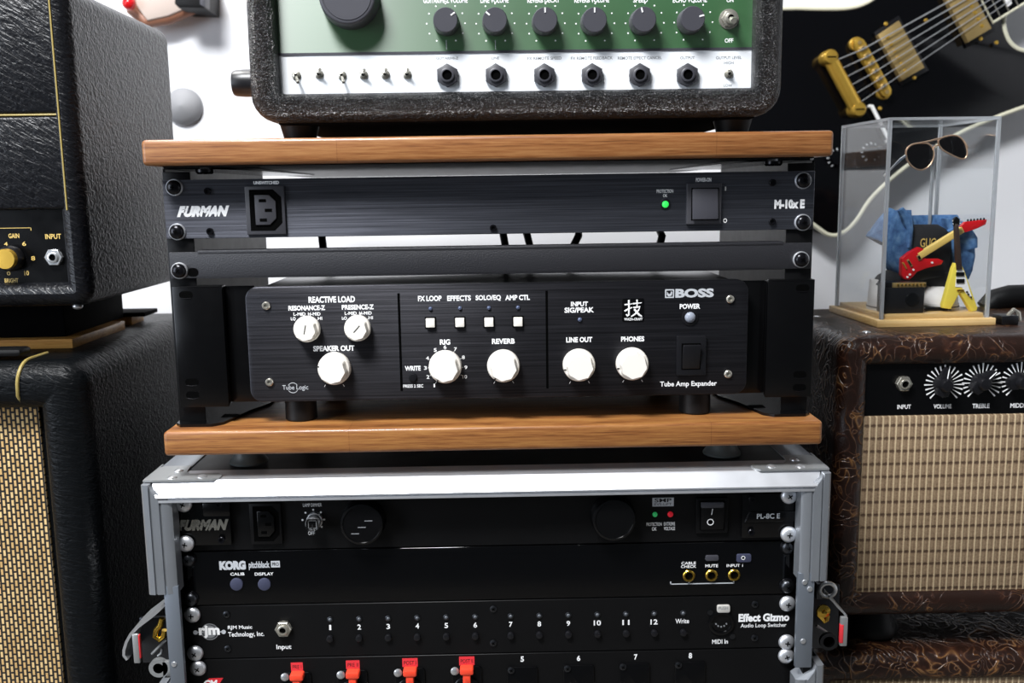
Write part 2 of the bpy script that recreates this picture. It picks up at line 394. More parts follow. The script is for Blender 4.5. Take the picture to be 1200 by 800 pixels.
# reusable small parts (built once per owner with their own mesh data)
PROTO = {}
def proto(key, fn):
    if key not in PROTO:
        mb = MB(); fn(mb); o3 = Vector((0, 0, 0))
        me = bpy.data.meshes.new(key); 
        mb.bm.to_mesh(me); mb.bm.free()
        for m in mb.mats: me.materials.append(m)
        me.polygons.foreach_set('use_smooth', [True]*len(me.polygons)); me.set_sharp_from_angle(angle=R(40))
        PROTO[key] = me
    return PROTO[key]
def put(name, me, parent, loc, rot=0.0, label=None):
    o = bpy.data.objects.new(name, me); COL.objects.link(o); o.parent = parent; o.location = Vector(loc) - ORG[parent.name]
    o.rotation_euler = (0, rot, 0); ORG[o.name] = Vector(loc)
    if label: o['label'] = label
    return o
D = (0, -1, 0)   # out of a front panel, towards the viewer
def f_screw(head, washer, r):
    def fn(mb):
        if washer: mb.lathe((0, 0, 0), D, [(r*1.12, 0), (r*1.12, 0.0008), (r*1.02, 0.0016)], washer, 24)
        k = 0.0012
        mb.lathe((0, 0, 0), D, [(r*0.97, k), (r*0.97, k+0.0008), (r*0.86, k+0.0021), (r*0.62, k+0.0031), (r*0.3, k+0.0036), (0.0001, k+0.0037)], head, 22)
        for a in (0, 90):
            rt = Matrix.Rotation(R(a), 3, 'Y'); mb.box(-r*0.30, r*0.30, -k-0.0039, -k-0.0030, -r*0.06, r*0.06, 'socket_dark', 0, 1, rt)
    return fn
SCREW_BLACK = proto('black_pan_screw', f_screw('black_steel', 'alu_bright', 0.0056))
SCREW_SILVER = proto('silver_pan_screw', f_screw('alu_bright', None, 0.0066))
SCREW_DARK = proto('dark_pan_screw', f_screw('dark_steel', 'black_steel', 0.0056))
def f_hexbolt(mb):
    mb.lathe((0, 0, 0), D, [(0.0026, 0), (0.0026, 0.0018), (0.0023, 0.0021), (0.0014, 0.0021), (0.0013, 0.0010)], 'black_steel', 16)
HEXBOLT = proto('socket_screw', f_hexbolt)
def f_smallscrew(mb):
    mb.lathe((0, 0, 0), D, [(0.0028, 0), (0.0027, 0.0008), (0.0015, 0.0014), (0.0001, 0.0015)], 'dark_steel', 14)
    for a in (35, 125): mb.box(-0.0014, 0.0014, -0.0017, -0.0012, -0.0003, 0.0003, 'socket_dark', 0, 1, Matrix.Rotation(R(a), 3, 'Y'))
SMALLSCREW = proto('small_screw', f_smallscrew)

# ================================================================== SETTING
mb = MB(); mb.box(-2.2, 2.2, 0.70, 0.78, 0, 2.6, 'wall'); struct(mb.build('wall_back'))
mb = MB(); mb.box(-2.2, 2.2, -1.6, 0.70, -0.06, 0, 'floor'); struct(mb.build('floor'))
mb = MB(); mb.box(-2.28, -2.2, -1.6, 0.78, 0, 2.6, 'wall'); struct(mb.build('wall_left'))
mb = MB(); mb.box(2.2, 2.28, -1.6, 0.78, 0, 2.6, 'wall'); struct(mb.build('wall_right'))

# ================================================================== FLIGHT CASE
CX = -0.0056; YP = -0.0087; YF = -0.030
XL, XR = -0.263, 0.2517
ZT = Z0 - 0.2225; ZU = Z0 - 0.2389; U = 0.04445
case = thing('flight_case', (CX, 0.2, 0), 'black flight case with aluminium edges holding four rack units, under the lower wooden board', 'flight case')
mb = MB()
mb.box(XL+0.0115, CX-0.2419, YF+0.004, 0.44, 0.02, ZT-0.0145, 'laminate'); mb.box(CX+0.2419, XR-0.0100, YF+0.004, 0.44, 0.02, ZT-0.0145, 'laminate')
mb.box(XL+0.001, XR-0.001, YF+0.0105, 0.44, ZT-0.0145, ZT-0.001, 'laminate'); mb.box(XL+0.001, XR-0.001, YF+0.006, 0.44, 0.02, 0.035, 'laminate')
mb.box(XL+0.001, XR-0.001, 0.43, 0.44, 0.02, ZT-0.003, 'laminate')
mb.build('body', case)
# top front profile: flat top flange, sloping bright face, small lip
mb = MB()
p = [(YF+0.034, ZT), (YF+0.0088, ZT), (YF+0.0080, ZT-0.0006), (YF+0.0004, ZT-0.0106), (YF+0.0004, ZT-0.0116), (YF+0.0030, ZT-0.0119),
     (YF+0.0030, ZT-0.0128), (YF+0.0006, ZT-0.0130), (YF+0.0006, ZT-0.0148), (YF+0.0100, ZT-0.0150), (YF+0.0100, ZT-0.0020), (YF+0.034, ZT-0.0016)]
mit = lambda z: 0.0058 + (ZT-z)*0.42
mb.rings([[(XL+mit(z), y, z) for y, z in p], [(XR-mit(z), y, z) for y, z in p]], 'alu_bright'); mb.build('edge_extrusion', case, smooth=12)
# side profiles: fluted face, stopped where the latch recess begins
def zprof(mb, x_out, x_in, z0, z1, mat, z_in=None):
    w = x_in - x_out; s = 1 if w > 0 else -1; w = abs(w); y = YF
    outer = [(0, y+0.03), (0, y+0.002), (0.0015, y+0.0004), (0.0055, y), (0.0058, y+0.0014), (0.0058, y+0.016), (0.0012, y+0.016), (0.0012, y+0.03)]
    inner = [(0.0058, y+0.0014), (0.0066, y+0.0014), (0.007, y+0.0002), (0.0125, y+0.0006), (0.0128, y+0.002), (0.0138, y+0.002), (0.0142, y+0.0012), (w-0.002, y+0.0016), (w, y+0.003), (w, y+0.016), (0.0058, y+0.016)]
    mb.rings([[(x_out+s*a, b, z) for a, b in outer] for z in (z0, z1)], mat)
    top = (lambda a: z1) if z_in is None else (lambda a: z1 - 0.0008 - 0.0115*min(1, max(0, (a-0.0056)/0.0046)))
    mb.rings([[(x_out+s*a, b, z0) for a, b in inner], [(x_out+s*a, b, top(a)) for a, b in inner]], mat)
zl1 = at(188, 697, YF).z; zr1 = at(962, 681, YF).z; zl2 = at(200, 800, YF).z - 0.004; zr2 = at(955, 780, YF).z
for xo, xi, za, zb in ((XL, XL+0.0215, zl1, ZT-0.001), (XR, XR-0.0215, zr1, ZT-0.001), (XL, XL+0.0215, 0.03, zl2), (XR, XR-0.0215, 0.03, zr2)):
    mb = MB(); zprof(mb, xo, xi, za, zb, 'alu', True if zb > 0.6 else None); mb.build('edge_extrusion', case)
# edges running back along the top
for xa, xb in ((XL, XL+0.024), (XR-0.024, XR)):
    mb = MB(); mb.box(xa, xb, YF+0.03, 0.43, ZT-0.0016, ZT, 'alu', 0.0004); 
    mb.box(xa if xa < 0 else xb-0.0014, xa+0.0014 if xa < 0 else xb, YF+0.03, 0.43, ZT-0.022, ZT, 'alu', 0.0004); mb.build('edge_extrusion', case)
# corner braces with rivets
for s, xo in ((1, XL), (-1, XR)):
    mb = MB(); z = ZT + 0.0012
    pts = [(0, 0.006), (0.052, 0.006), (0.056, 0.010), (0.056, 0.018), (0.052, 0.022), (0.030, 0.022), (0.026, 0.028), (0.024, 0.044), (0.004, 0.044), (0, 0.040)]
    P2 = [(xo+s*a, YF+b) for a, b in pts]
    mb.rings([[(x, y, ZT-0.0002) for x, y in P2], [(x, y, z) for x, y in P2]], 'zinc')
    mb.box(min(xo, xo+s*0.0012)-0.0006*s, max(xo, xo+s*0.0012)-0.0006*s, YF+0.010, YF+0.05, ZT-0.05, z, 'zinc', 0.0004)
    cb = mb.build('corner_brace', case)
    for a, b in ((0.020, 0.012), (0.019, 0.030), (0.042, 0.013)):
        mb = MB(); mb.lathe((xo+s*a, YF+b, z), (0, 0, 1), [(0.0038, 0), (0.0036, 0.0006), (0.0022, 0.0014), (0.0001, 0.0017)], 'steel', 18); mb.build('rivet', cb)
# inner rack rails
for s in (-1, 1):
    mb = MB(); xa = CX + s*0.2417; xb = CX + s*0.2235
    mb.box(min(xa, xb), max(xa, xb), YP+0.0022, YP+0.0042, 0.04, ZT-0.016, 'rack_black')
    mb.box(min(xa, xa-s*0.0015), max(xa, xa-s*0.0015), YP+0.004, 0.06, 0.04, ZT-0.016, 'rack_black'); mb.build('rack_rail', case)
# flat strip of the recessed latch dish
mb = MB(); mb.box(XL+0.0112, XL+0.0222, YF+0.0015, YF+0.006, zl2-0.002, zl1+0.006, 'steel_strip', 0.0003); mb.box(XL+0.0103, XL+0.0115, YF+0.01, 0.09, zl2-0.03, zl1+0.03, 'dark_steel'); lp = mb.build('latch_dish', case)
mb = MB(); mb.box(XR-0.0222, XR-0.0097, YF+0.0015, YF+0.006, zr2-0.002, zr1+0.006, 'steel_strip', 0.0003); mb.box(XR-0.0100, XR-0.0088, YF+0.01, 0.09, zr2-0.03, zr1+0.03, 'dark_steel'); rp = mb.build('latch_dish', case)
for u, v in ((943, 682), (949, 690), (941, 751)):
    q = at(u, v, YF+0.0015); mb = MB(); mb.lathe(q, D, [(0.0022, 0), (0.0018, 0.0008), (0.0001, 0.0011)], 'steel', 14); mb.build('rivet', rp)
q = at(204, 778, YF+0.0015); mb = MB(); mb.lathe(q, D, [(0.0022, 0), (0.0018, 0.0008), (0.0001, 0.0011)], 'steel', 14); mb.build('rivet', lp)
# butterfly latches standing out at the sides
def strip(mb, pts, Y, depth, th, mat):
    """bent metal strip: a path of pixels at depth Y, drawn out depth metres away from the viewer"""
    P = [at(u, v, Y) for u, v in pts]; n = len(P); up_, lo_ = [], []
    for i, p_ in enumerate(P):
        d = (P[min(i+1, n-1)] - P[max(i-1, 0)]); d.y = 0; d.normalize(); nn = Vector((-d.z, 0, d.x))*th/2
        up_.append(p_+nn); lo_.append(p_-nn)
    out = [(p_.x, p_.z) for p_ in up_] + [(p_.x, p_.z) for p_ in reversed(lo_)]
    mb.poly(out, Y, Y+depth, mat)
lat = MB(); strip(lat, [(193, 708), (186, 715), (178, 722), (170, 728), (162, 734), (153, 743), (148, 752), (145, 762), (145, 768), (149, 773)], -0.012, 0.030, 0.0022, 'steel')
latch = lat.build('butterfly_latch', case)
a = MB(); x0, x1, z0, z1 = box_at(156.5, 742, 164, 776, -0.014); a.box(x0, x1, -0.016, -0.013, z0, z1, 'zinc', 0.0010); a.box(x1-0.0006, x1+0.0008, -0.0155, -0.0125, z0+0.004, z1-0.001, 'red_print', 0.0003); a.build('latch_tab', latch)
a = MB(); a.tube([at(u, v, -0.004) for u, v in ((190, 724), (188, 732), (183, 738), (182, 745), (187, 749), (192, 745), (193, 738))], 0.0024, 'brass', 10); a.build('hook', latch)
a = MB(); a.tube([at(u, v, 0.0) for u, v in ((178, 766), (186, 758), (195, 749))], 0.0012, 'zinc', 8); a.tube([at(u, v, 0.002) for u, v in ((185, 768), (189, 765), (190, 760))], 0.0012, 'zinc', 8); a.build('spring', latch)
a = MB(); q = at(185.5, 783, -0.010); a.lathe(q, (0, 1, 0), [(0.0042, 0), (0.0076, 0), (0.0076, 0.004), (0.0042, 0.004), (0.0042, 0)], 'zinc', 24)
x0, x1, z0, z1 = box_at(190, 775, 200, 793, -0.010); a.box(x0, x1, q.y, q.y+0.004, z0, z1, 'zinc', 0.0005); a.build('padlock_lug', latch)
a = MB(); x0, x1, z0, z1 = box_at(166, 722, 196, 775, 0.02); a.box(x0, XL, 0.018, 0.022, z0, z1, 'dark_steel', 0.001); a.build('back_plate', latch)
lat = MB(); strip(lat, [(972, 700), (977, 705), (983, 712), (989, 718), (992, 722)], -0.012, 0.028, 0.0016, 'steel')
latch = lat.build('butterfly_latch', case)
a = MB(); x0, x1, z0, z1 = box_at(984, 722, 992.5, 756, -0.014); a.box(x0, x1, -0.016, -0.012, z0, z1, 'zinc', 0.0010); a.box(x0-0.0003, x0+0.0022, -0.0164, -0.013, z0+0.003, z1-0.006, 'red_tape', 0.0003); a.build('latch_tab', latch)
a = MB(); a.lathe(at(964.5, 715, -0.006), D, [(0.0052, 0), (0.0052, 0.002), (0.002, 0.003), (0.0018, 0.0055), (0.0001, 0.006)], 'brass', 20)
a.tube([at(u, v, -0.006) for u, v in ((959, 714), (959, 720), (963, 724), (966, 728), (969, 726), (970, 720))], 0.0018, 'brass', 8); a.build('hook', latch)
a = MB(); a.tube([at(u, v, 0.002) for u, v in ((957, 733), (966, 739), (976, 746), (978, 744))], 0.0013, 'zinc', 8); a.build('spring', latch)
a = MB(); a.lathe(at(970, 750, -0.002), D, [(0.0046, 0), (0.0072, 0), (0.0072, 0.003), (0.0046, 0.003), (0.0046, 0)], 'dark_steel', 24); a.build('spring_ring', latch)
a = MB(); a.tube([at(970, 691, -0.008) + Vector((0.0062*math.cos(t_), 0, 0.0056*math.sin(t_))) for t_ in [2*math.pi*k/20 for k in range(20)]], 0.0016, 'steel', 8, True); x0, x1, z0, z1 = box_at(957, 684, 966, 702, -0.006); a.box(x0, x1, -0.006, 0.004, z0, z1, 'dark_steel', 0.0005); a.build('padlock_lug', latch)
a = MB(); x0, x1, z0, z1 = box_at(955, 684, 982, 758, 0.02); a.box(XR, x1, 0.018, 0.022, z0, z1, 'dark_steel', 0.001); a.build('back_plate', latch)

# ------------------------------------------------------------------ rack units
def unit(name, label, z_top, Y, mat, cx, gap=0.0004, h=U, depth=0.2, corner=0.0004):
    t_ = thing(name, (cx, 0.05, z_top-h), label, 'rack unit')
    m = MB(); m.box(cx-0.2411, cx+0.2411, Y, Y+0.0022, z_top-h+gap, z_top-gap, mat, corner, 1)
    m.build('front_panel', t_)
    m = MB(); m.box(cx-0.2130, cx+0.2130, Y+0.0022, depth, z_top-h+0.0015, z_top-0.0015, 'rack_black'); m.build('chassis', t_)
    return t_
def screws(parent, me, pts, Y):
    for u, v in pts: put('rack_screw', me, parent, at(u, v, Y), random.uniform(0, 1.5))
def iec(parent, u0, v0, u1, v1, Y, frame, inner):
    x0, x1, z0, z1 = box_at(u0, v0, u1, v1, Y); w = x1-x0; h = z1-z0
    m = MB(); m.box(x0, x1, Y-0.0030, Y, z0, z1, frame, 0.0006)
    c = lambda k0, k1, l0, l1, ch: [(x0+w*k0, z0+h*l0), (x0+w*(k1-ch), z0+h*l0), (x0+w*k1, z0+h*(l0+ch*0.8)), (x0+w*k1, z0+h*(l1-ch*0.8)), (x0+w*(k1-ch), z0+h*l1), (x0+w*k0, z0+h*l1)]
    m.poly(c(0.11, 0.92, 0.08, 0.93, 0.2), Y-0.0032, Y-0.003, 'socket_dark')
    m.poly(c(0.25, 0.78, 0.2, 0.82, 0.17), Y-0.0044, Y-0.003, inner, 0.0004)
    for k, l in ((0.36, 0.67), (0.50, 0.47), (0.36, 0.27)): m.box(x0+w*k, x0+w*(k+0.18), Y-0.0046, Y-0.004, z0+h*l, z0+h*(l+0.065), 'socket_dark')
    return m.build('power_outlet', parent)
def rocker(parent, fr, rk, Y, mat_f, mat_r, tilt=0.12):
    x0, x1, z0, z1 = box_at(*fr, Y); m = MB()
    m.poly(rr(x0, x1, z0, z1, 0.0008), Y-0.003, Y, mat_f, 0.0006)
    a0, a1, b0, b1 = box_at(*rk, Y-0.003); m.box(a0-0.0006, a1+0.0006, Y-0.0032, Y-0.002, b0-0.0006, b1+0.0006, 'socket_dark'); s_ = m.build('switch_frame', parent)
    m = MB(); m.box(a0, a1, Y-0.0055, Y-0.0030, b0, b1, mat_r, 0.0007, 2, Matrix.Rotation(tilt, 3, 'X')); m.build('rocker', s_)
    return s_
def led(parent, u, v, r_px, Y, mat, dome=0.6, bezel=None):
    p_ = at(u, v, Y); r = r_px*mpp(u, v, Y); m = MB()
    if bezel: m.lathe(p_, D, [(r*1.5, 0), (r*1.5, 0.0006), (r*1.1, 0.001)], bezel, 18)
    m.lathe(p_, D, [(r, 0), (r, 0.0006), (r*0.8, 0.0006+r*dome*0.6), (r*0.4, 0.0006+r*dome*0.9), (0.0001, 0.0006+r*dome)], mat, 18); return m.build('indicator_light', parent)
def jack(parent, u, v, r_px, Y, nut, ring, hole=0.42, n=6, h=0.0035, ph=0.0):
    p_ = at(u, v, Y-h); p_.y = Y; r = r_px*mpp(u, v, Y); m = MB()
    m.lathe(p_, D, [(r*0.98, 0), (r*0.98, 0.0006)], ring, 28)
    m.lathe(p_, D, [(r*1.1, 0.0005), (r*1.1, h-0.0004), (r*1.02, h)], nut, n, None, ph)
    m.lathe(p_, D, [(r*0.66, h-0.0005), (r*0.66, h+0.0012), (r*0.58, h+0.0016), (r*hole, h+0.0016), (r*hole, h-0.001)], ring, 28)
    m.lathe(p_, D, [(r*hole, h+0.0002), (0.0001, h+0.0003)], 'socket_dark', 20)
    return m.build('jack_socket', parent)

# --- power conditioner in the flight case (top unit)
pc = unit('power_conditioner', 'black power conditioner with two round pull-out lamps, topmost unit in the flight case', ZU, YP, 'black', CX)
m = MB(); x0, x1, z0, z1 = box_at(203, 588, 272, 637, YP)
m.box(x0, x1, YP-0.004, YP, z0, z1, 'black_semi', 0.0012)
a0, a1, b0, b1 = box_at(240, 586, 272, 602, YP); m.box(a0, a1, YP-0.0062, YP-0.0035, b0, b1, 'black_semi', 0.0010); m.build('end_cap', pc)
m = MB(); m.tpx('FURMAN', 208, 608.5, 268, 621.5, YP-0.004, 'nickel', 0.07, 0.38); m.build('logo_lettering', pc)
m = MB(); x0, x1, z0, z1 = box_at(868, 576, 934, 628, YP); m.box(x0, x1, YP-0.004, YP, z0, z1, 'black_semi', 0.0012)
a0, a1, b0, b1 = box_at(872, 599, 932, 611, YP-0.004); m.poly([(a0, b0), (a1, b0), (a1, b1), (a0+0.004, b1)], YP-0.0052, YP-0.004, 'black_semi', 0.0004); m.build('end_cap', pc)
m = MB(); m.tpx('PL-8C E', 887, 601.5, 914, 607.5, YP-0.0052, 'grey_print', 0.02); m.build('logo_lettering', pc)
for u, v in ((257, 590), (260, 632), (881, 584), (880, 623)): put('socket_screw', HEXBOLT, pc, at(u, v, YP-0.0050))
iec(pc, 294, 588, 331, 636, YP, 'black', 'black_semi')
m = MB(); m.tpx('LAMP DIMMER', 355, 589.5, 377, 593.5, YP, 'white_print'); m.tpx('OFF', 361, 622.5, 369, 626.5, YP, 'white_print')
for u, v in ((354.5, 609), (358, 600.5), (367, 597), (376, 600), (380, 608.5), (377, 617)): q = at(u, v, YP); m.cyl(q, D, 0.0008, 0.0002, 'white_print', 10)
m.tpx('PROTECTION', 757.5, 612, 775.5, 616, YP, 'white_print', 0.01); m.tpx('OK', 764, 617.5, 769.5, 621.5, YP, 'white_print', 0.01)
m.tpx('EXTREME', 778, 611.5, 791, 615.5, YP, 'white_print', 0.01); m.tpx('VOLTAGE', 778, 617, 791, 621, YP, 'white_print', 0.01)
m.build('lettering', pc)
m = MB(); q = at(366.5, 613.5, YP-0.010); q.y = YP; m.lathe(q, D, [(0.0062, 0), (0.0062, 0.004), (0.0056, 0.0045), (0.0056, 0.011), (0.0050, 0.0118), (0.0001, 0.0118)], 'steel', 24); dk = m.build('dimmer_knob', pc)
m = MB(); m.box(q.x-0.0004, q.x+0.0004, YP-0.0120, YP-0.0117, q.z-0.005, q.z, 'black_print'); m.box(q.x-0.0045, q.x+0.0045, YP-0.0119, YP-0.0115, q.z-0.0045, q.z+0.0045, 'black_semi', 0.002); m.build('knob_cap', dk)
for u, v, lines in ((424, 614, True), (719.5, 609, False)):
    q = at(u, v, YP-0.012); q.y = YP; r = 26*mpp(u, v, YP-0.012); m = MB()
    m.lathe(q, D, [(r*1.02, 0), (r*1.02, 0.003), (r*0.98, 0.004), (r*0.98, 0.012), (r*0.95, 0.0132), (r*0.86, 0.0136), (r*0.84, 0.0128), (0.0001, 0.0128)], 'black_semi', 48)
    if lines:
        for k in (-1, 0, 1): m.box(q.x+k*0.0052-0.003, q.x+k*0.0052+0.003, YP-0.0131, YP-0.0127, q.z-0.0022+k*0.005-0.0003, q.z-0.0022+k*0.005+0.0003, 'grey_ink')
    m.build('pull_out_lamp', pc)
m = MB(); x0, x1, z0, z1 = box_at(764.5, 583, 789.5, 593, YP); m.box(x0, x1, YP-0.0002, YP, z0, z1, 'grey_print'); m.tpx('SMP', 767, 583.8, 787, 588.3, YP-0.0002, 'black_print', 0.02); m.tpx('EVS-LiFT', 767, 589.2, 787, 592, YP-0.0002, 'black_print'); m.build('badge', pc)
led(pc, 767.5, 602.5, 3.0, YP, 'led_green_dim', 0.8); led(pc, 785.5, 602.3, 3.4, YP, 'led_red', 0.8)
sw = rocker(pc, (815, 582, 852, 623), (821, 587, 848, 620), YP, 'black', 'black', 0.10)
m = MB(); m.tpx('I', 833.5, 596, 835.5, 603, YP-0.0062, 'white_print', 0.0, 0.2)
q = at(832.5, 611.5, YP-0.0056); m.lathe(q, D, [(0.0026, 0), (0.0026, 0.0002), (0.0020, 0.0002), (0.0020, 0)], 'white_print', 24)
x0, x1, z0, z1 = box_at(821.5, 588, 848, 594.5, YP-0.006); m.box(x0, x1, YP-0.0074, YP-0.005, z0, z1, 'plastic_grey', 0.0006); m.build('switch_marks', sw)
screws(pc, SCREW_SILVER, ((216, 589.5), (218.5, 636), (924, 580), (923.5, 625)), YP-0.004)

# --- chromatic tuner, glossy
tu = unit('rack_tuner', 'glossy black rack tuner with three gold sockets and two small round buttons', ZU-U, YP, 'black_gloss', CX)
m = MB(); m.tpx('KORG', 257, 657, 288, 667.5, YP, 'grey_print', 0.075); m.tpx('pitchblack', 291.5, 657.5, 316, 667.5, YP, 'grey_print', 0.03)
x0, x1, z0, z1 = box_at(317.5, 657, 328, 664.5, YP); m.box(x0, x1, YP-0.0001, YP, z0, z1, 'grey_print'); m.tpx('PRO', 318.8, 658.7, 326.8, 662.8, YP-0.0001, 'black_print', 0.02); m.build('logo_lettering', tu)
m = MB()
for s_, b_ in (('CALIB', (270, 670.7, 286.5, 674)), ('DISPLAY', (298.5, 670.5, 320.5, 674)), ('CABLE', (798.5, 658, 815.5, 661.2)), ('CHECK', (798, 662, 816, 665.2)), ('MUTE', (826.5, 661, 841.5, 664.5)), ('INPUT 1', (851.5, 660.7, 870.5, 664))):
    m.tpx(s_, *b_, YP, 'white_print', 0.012)
for p0, p1 in (((785.5, 684.5), (860, 682.5)), ((785.5, 681.5), (786.2, 684.5)), ((807, 682), (807.7, 684)), ((859.5, 680.5), (860.2, 682.5))):
    a_, b_ = at(*p0, YP), at(*p1, YP); m.box(min(a_.x, b_.x)-0.0002, max(a_.x, b_.x)+0.0002, YP-0.00012, YP, min(a_.z, b_.z)-0.0002, max(a_.z, b_.z)+0.0002, 'grey_print')
m.build('lettering', tu)
for u in (277.5, 310):
    q = at(u, 684, YP); m = MB(); m.cyl(q, D, 0.0050, 0.0016, 'lavender', 26, 0.0006); m.build('button', tu)
for bx in ((826.5, 650, 842, 656.5), (863, 648.5, 880, 658)):
    x0, x1, z0, z1 = box_at(*bx, YP); m = MB(); m.poly(rr(x0, x1, z0, z1, 0.0015), YP-0.0014, YP, 'lavender' if bx[0] > 850 else 'plastic_grey', 0.0005); bt = m.build('button', tu)
    if bx[0] > 850:
        m = MB(); q = at(871, 653.5, YP-0.0014); m.lathe(q, D, [(0.0016, 0), (0.0016, 0.0001), (0.0011, 0.0001), (0.0011, 0)], 'white_print', 18); m.build('power_mark', bt)
for u, v in ((807, 674), (833.5, 673.5), (860, 673)):
    q = at(u, v, YP); m = MB(); m.lathe(q, D, [(0.0048, 0), (0.0048, 0.0012), (0.0042, 0.0018), (0.0031, 0.0018), (0.0029, 0.0004)], 'brass', 28); m.lathe(q, D, [(0.003, 0.0004), (0.0001, 0.0005)], 'socket_dark', 18); m.build('jack_socket', tu)
screws(tu, SCREW_DARK, ((221, 655), (224, 701), (923, 640.5), (922, 686)), YP)
m = MB(); x0, x1, z0, z1 = box_at(390, 649, 760, 697, YP); m.box(x0, x1, YP-0.0002, YP, z0, z1, 'black_gloss'); m.build('display_window', tu)

# --- loop switcher
ls = unit('loop_switcher', 'matt black loop switcher with a row of numbered buttons in the flight case', ZU-2*U, YP, 'black', CX)
m = MB()
def lv(u): return -(u-387)*0.0172
NUMS = [387, 421, 455, 489, 523, 557, 598.5, 632, 666, 700, 733.5, 766.5]
for i, u in enumerate(NUMS):
    w_ = 2.1 if i < 9 else 4.2
    m.tpx(str(i+1), u-w_*(0.55 if i == 0 else 1), 732+lv(u), u+w_*(0.55 if i == 0 else 1), 738+lv(u), YP, 'white_print', 0.02)
m.tpx('Write', 791.5, 724.7, 807.5, 730.2, YP, 'white_print', 0.015); m.tpx('MIDI In', 834.5, 749, 853, 754, YP, 'white_print', 0.015); m.tpx('Input', 324, 755, 341.5, 761.8, YP, 'white_print', 0.015)
m.tpx('RJM Music', 267, 732.7, 295.5, 738, YP, 'white_print', 0.012); m.tpx('Technology, Inc.', 267.5, 740, 309.5, 747, YP, 'white_print', 0.012)
m.tpx('Audio Loop Switcher', 868, 730, 921.5, 736, YP, 'white_print', 0.008); m.tpx('Effect Gizmo', 865.5, 718.5, 925, 728, YP, 'white_print', 0.045)
m.build('lettering', ls)
m = MB(); q = at(246, 740, YP); k = mpp(246, 740, YP)
m.lathe(q+Vector((0, 0, 0)), D, [(8.0*k, 0), (8.0*k, 0.0001), (0.0001, 0.0001)], 'grey_ink', 30); m.lathe(q, D, [(10.3*k, 0), (10.3*k, 0.0001), (9.2*k, 0.0001), (9.2*k, 0)], 'grey_ink', 30)
for du in (-17, 16): m.lathe(at(246+du, 740.5-du*0.02, YP), D, [(2.7*k, 0), (2.7*k, 0.0001), (0.0001, 0.0001)], 'grey_print', 16)
x0, x1, z0, z1 = box_at(229, 739.8, 262, 740.8, YP); m.box(x0, x1, YP-0.0001, YP, z0, z1, 'grey_print')
m.tpx('rjm', 233, 732.5, 257.5, 747.5, YP-0.0001, 'white_print', 0.045); m.build('logo', ls)
for u in NUMS + [800.5]:
    led(ls, u, 725.3+lv(u)*(1.06), 2.4, YP, 'led_dull', 0.8, 'dark_steel')
    q = at(u, 747.2+lv(u), YP); m = MB(); m.cyl(q, D, 0.0026, 0.0030, 'plastic', 18, 0.0006); m.build('button', ls)
jack(ls, 331.5, 738, 9.0, YP, 'nickel', 'nickel', 0.42, 6, 0.004)
q = at(845, 729, YP); m = MB(); k = mpp(845, 729, YP)
m.lathe(q, D, [(15*k, 0), (15*k, 0.0015), (13*k, 0.0020), (11.5*k, 0.0018), (11.0*k, 0.0004), (0.0001, 0.0004)], 'black_semi', 36)
for a_ in (-60, -30, 0, 30, 60): m.cyl(q + Vector((7*k*math.sin(R(a_)), -0.0004, -7*k*math.cos(R(a_))+2*k)), D, 0.0007, 0.0004, 'grey_ink', 8)
for du, dv in ((-13, -12), (13, 16)): m.cyl(at(845+du, 729+dv, YP), D, 0.0022, 0.001, 'dark_steel', 14)
m.build('midi_socket', ls)
x0, x1, z0, z1 = box_at(840, 708, 855, 716.5, YP); m = MB(); m.poly(rr(x0, x1, z0, z1, 0.0015), YP-0.0022, YP, 'tag_grey', 0.0005); m.tpx('PUSH', 842, 710.5, 853, 714, YP-0.0022, 'grey_ink'); m.build('release_tab', ls)
for u, v in ((265.5, 719.5), (267, 759.5), (578, 713), (578, 753), (884.5, 707.5), (884, 747)): put('panel_screw', SMALLSCREW, ls, at(u, v, YP))
screws(ls, SCREW_SILVER, ((226, 719), (229.5, 764), (922, 706), (921, 751)), YP)

# --- connector panel at the bottom edge
cp = unit('connector_panel', 'black patch panel with four red-tabbed locking jacks, lowest unit in view in the flight case', ZU-3*U, YP, 'black', CX)
m = MB()
for s_, u, v in (('5', 612, 772), ('6', 678, 771), ('7', 745, 769.5), ('8', 809, 768)): m.tpx(s_, u-2, v-3.2, u+2, v+3.2, YP, 'white_print', 0.03)
m.build('lettering', cp)
m = MB(); a_, b_, c_, d_ = at(245, 794.5, YP), at(261.5, 794, YP), at(254, 806, YP), at(236, 806, YP); m.poly([(d_.x, d_.z), (c_.x, c_.z), (b_.x, b_.z), (a_.x, a_.z)], YP-0.0001, YP, 'red_print'); m.tpx('CM', 238.5, 796.5, 255, 805, YP-0.0001, 'white_print', 0.05, 0.25); m.build('logo', cp)
TAGS = (('PRE I', 348, 781.5), ('PRE II', 413.5, 779), ('POST I', 480.5, 776.5), ('POST II', 547, 774.5))
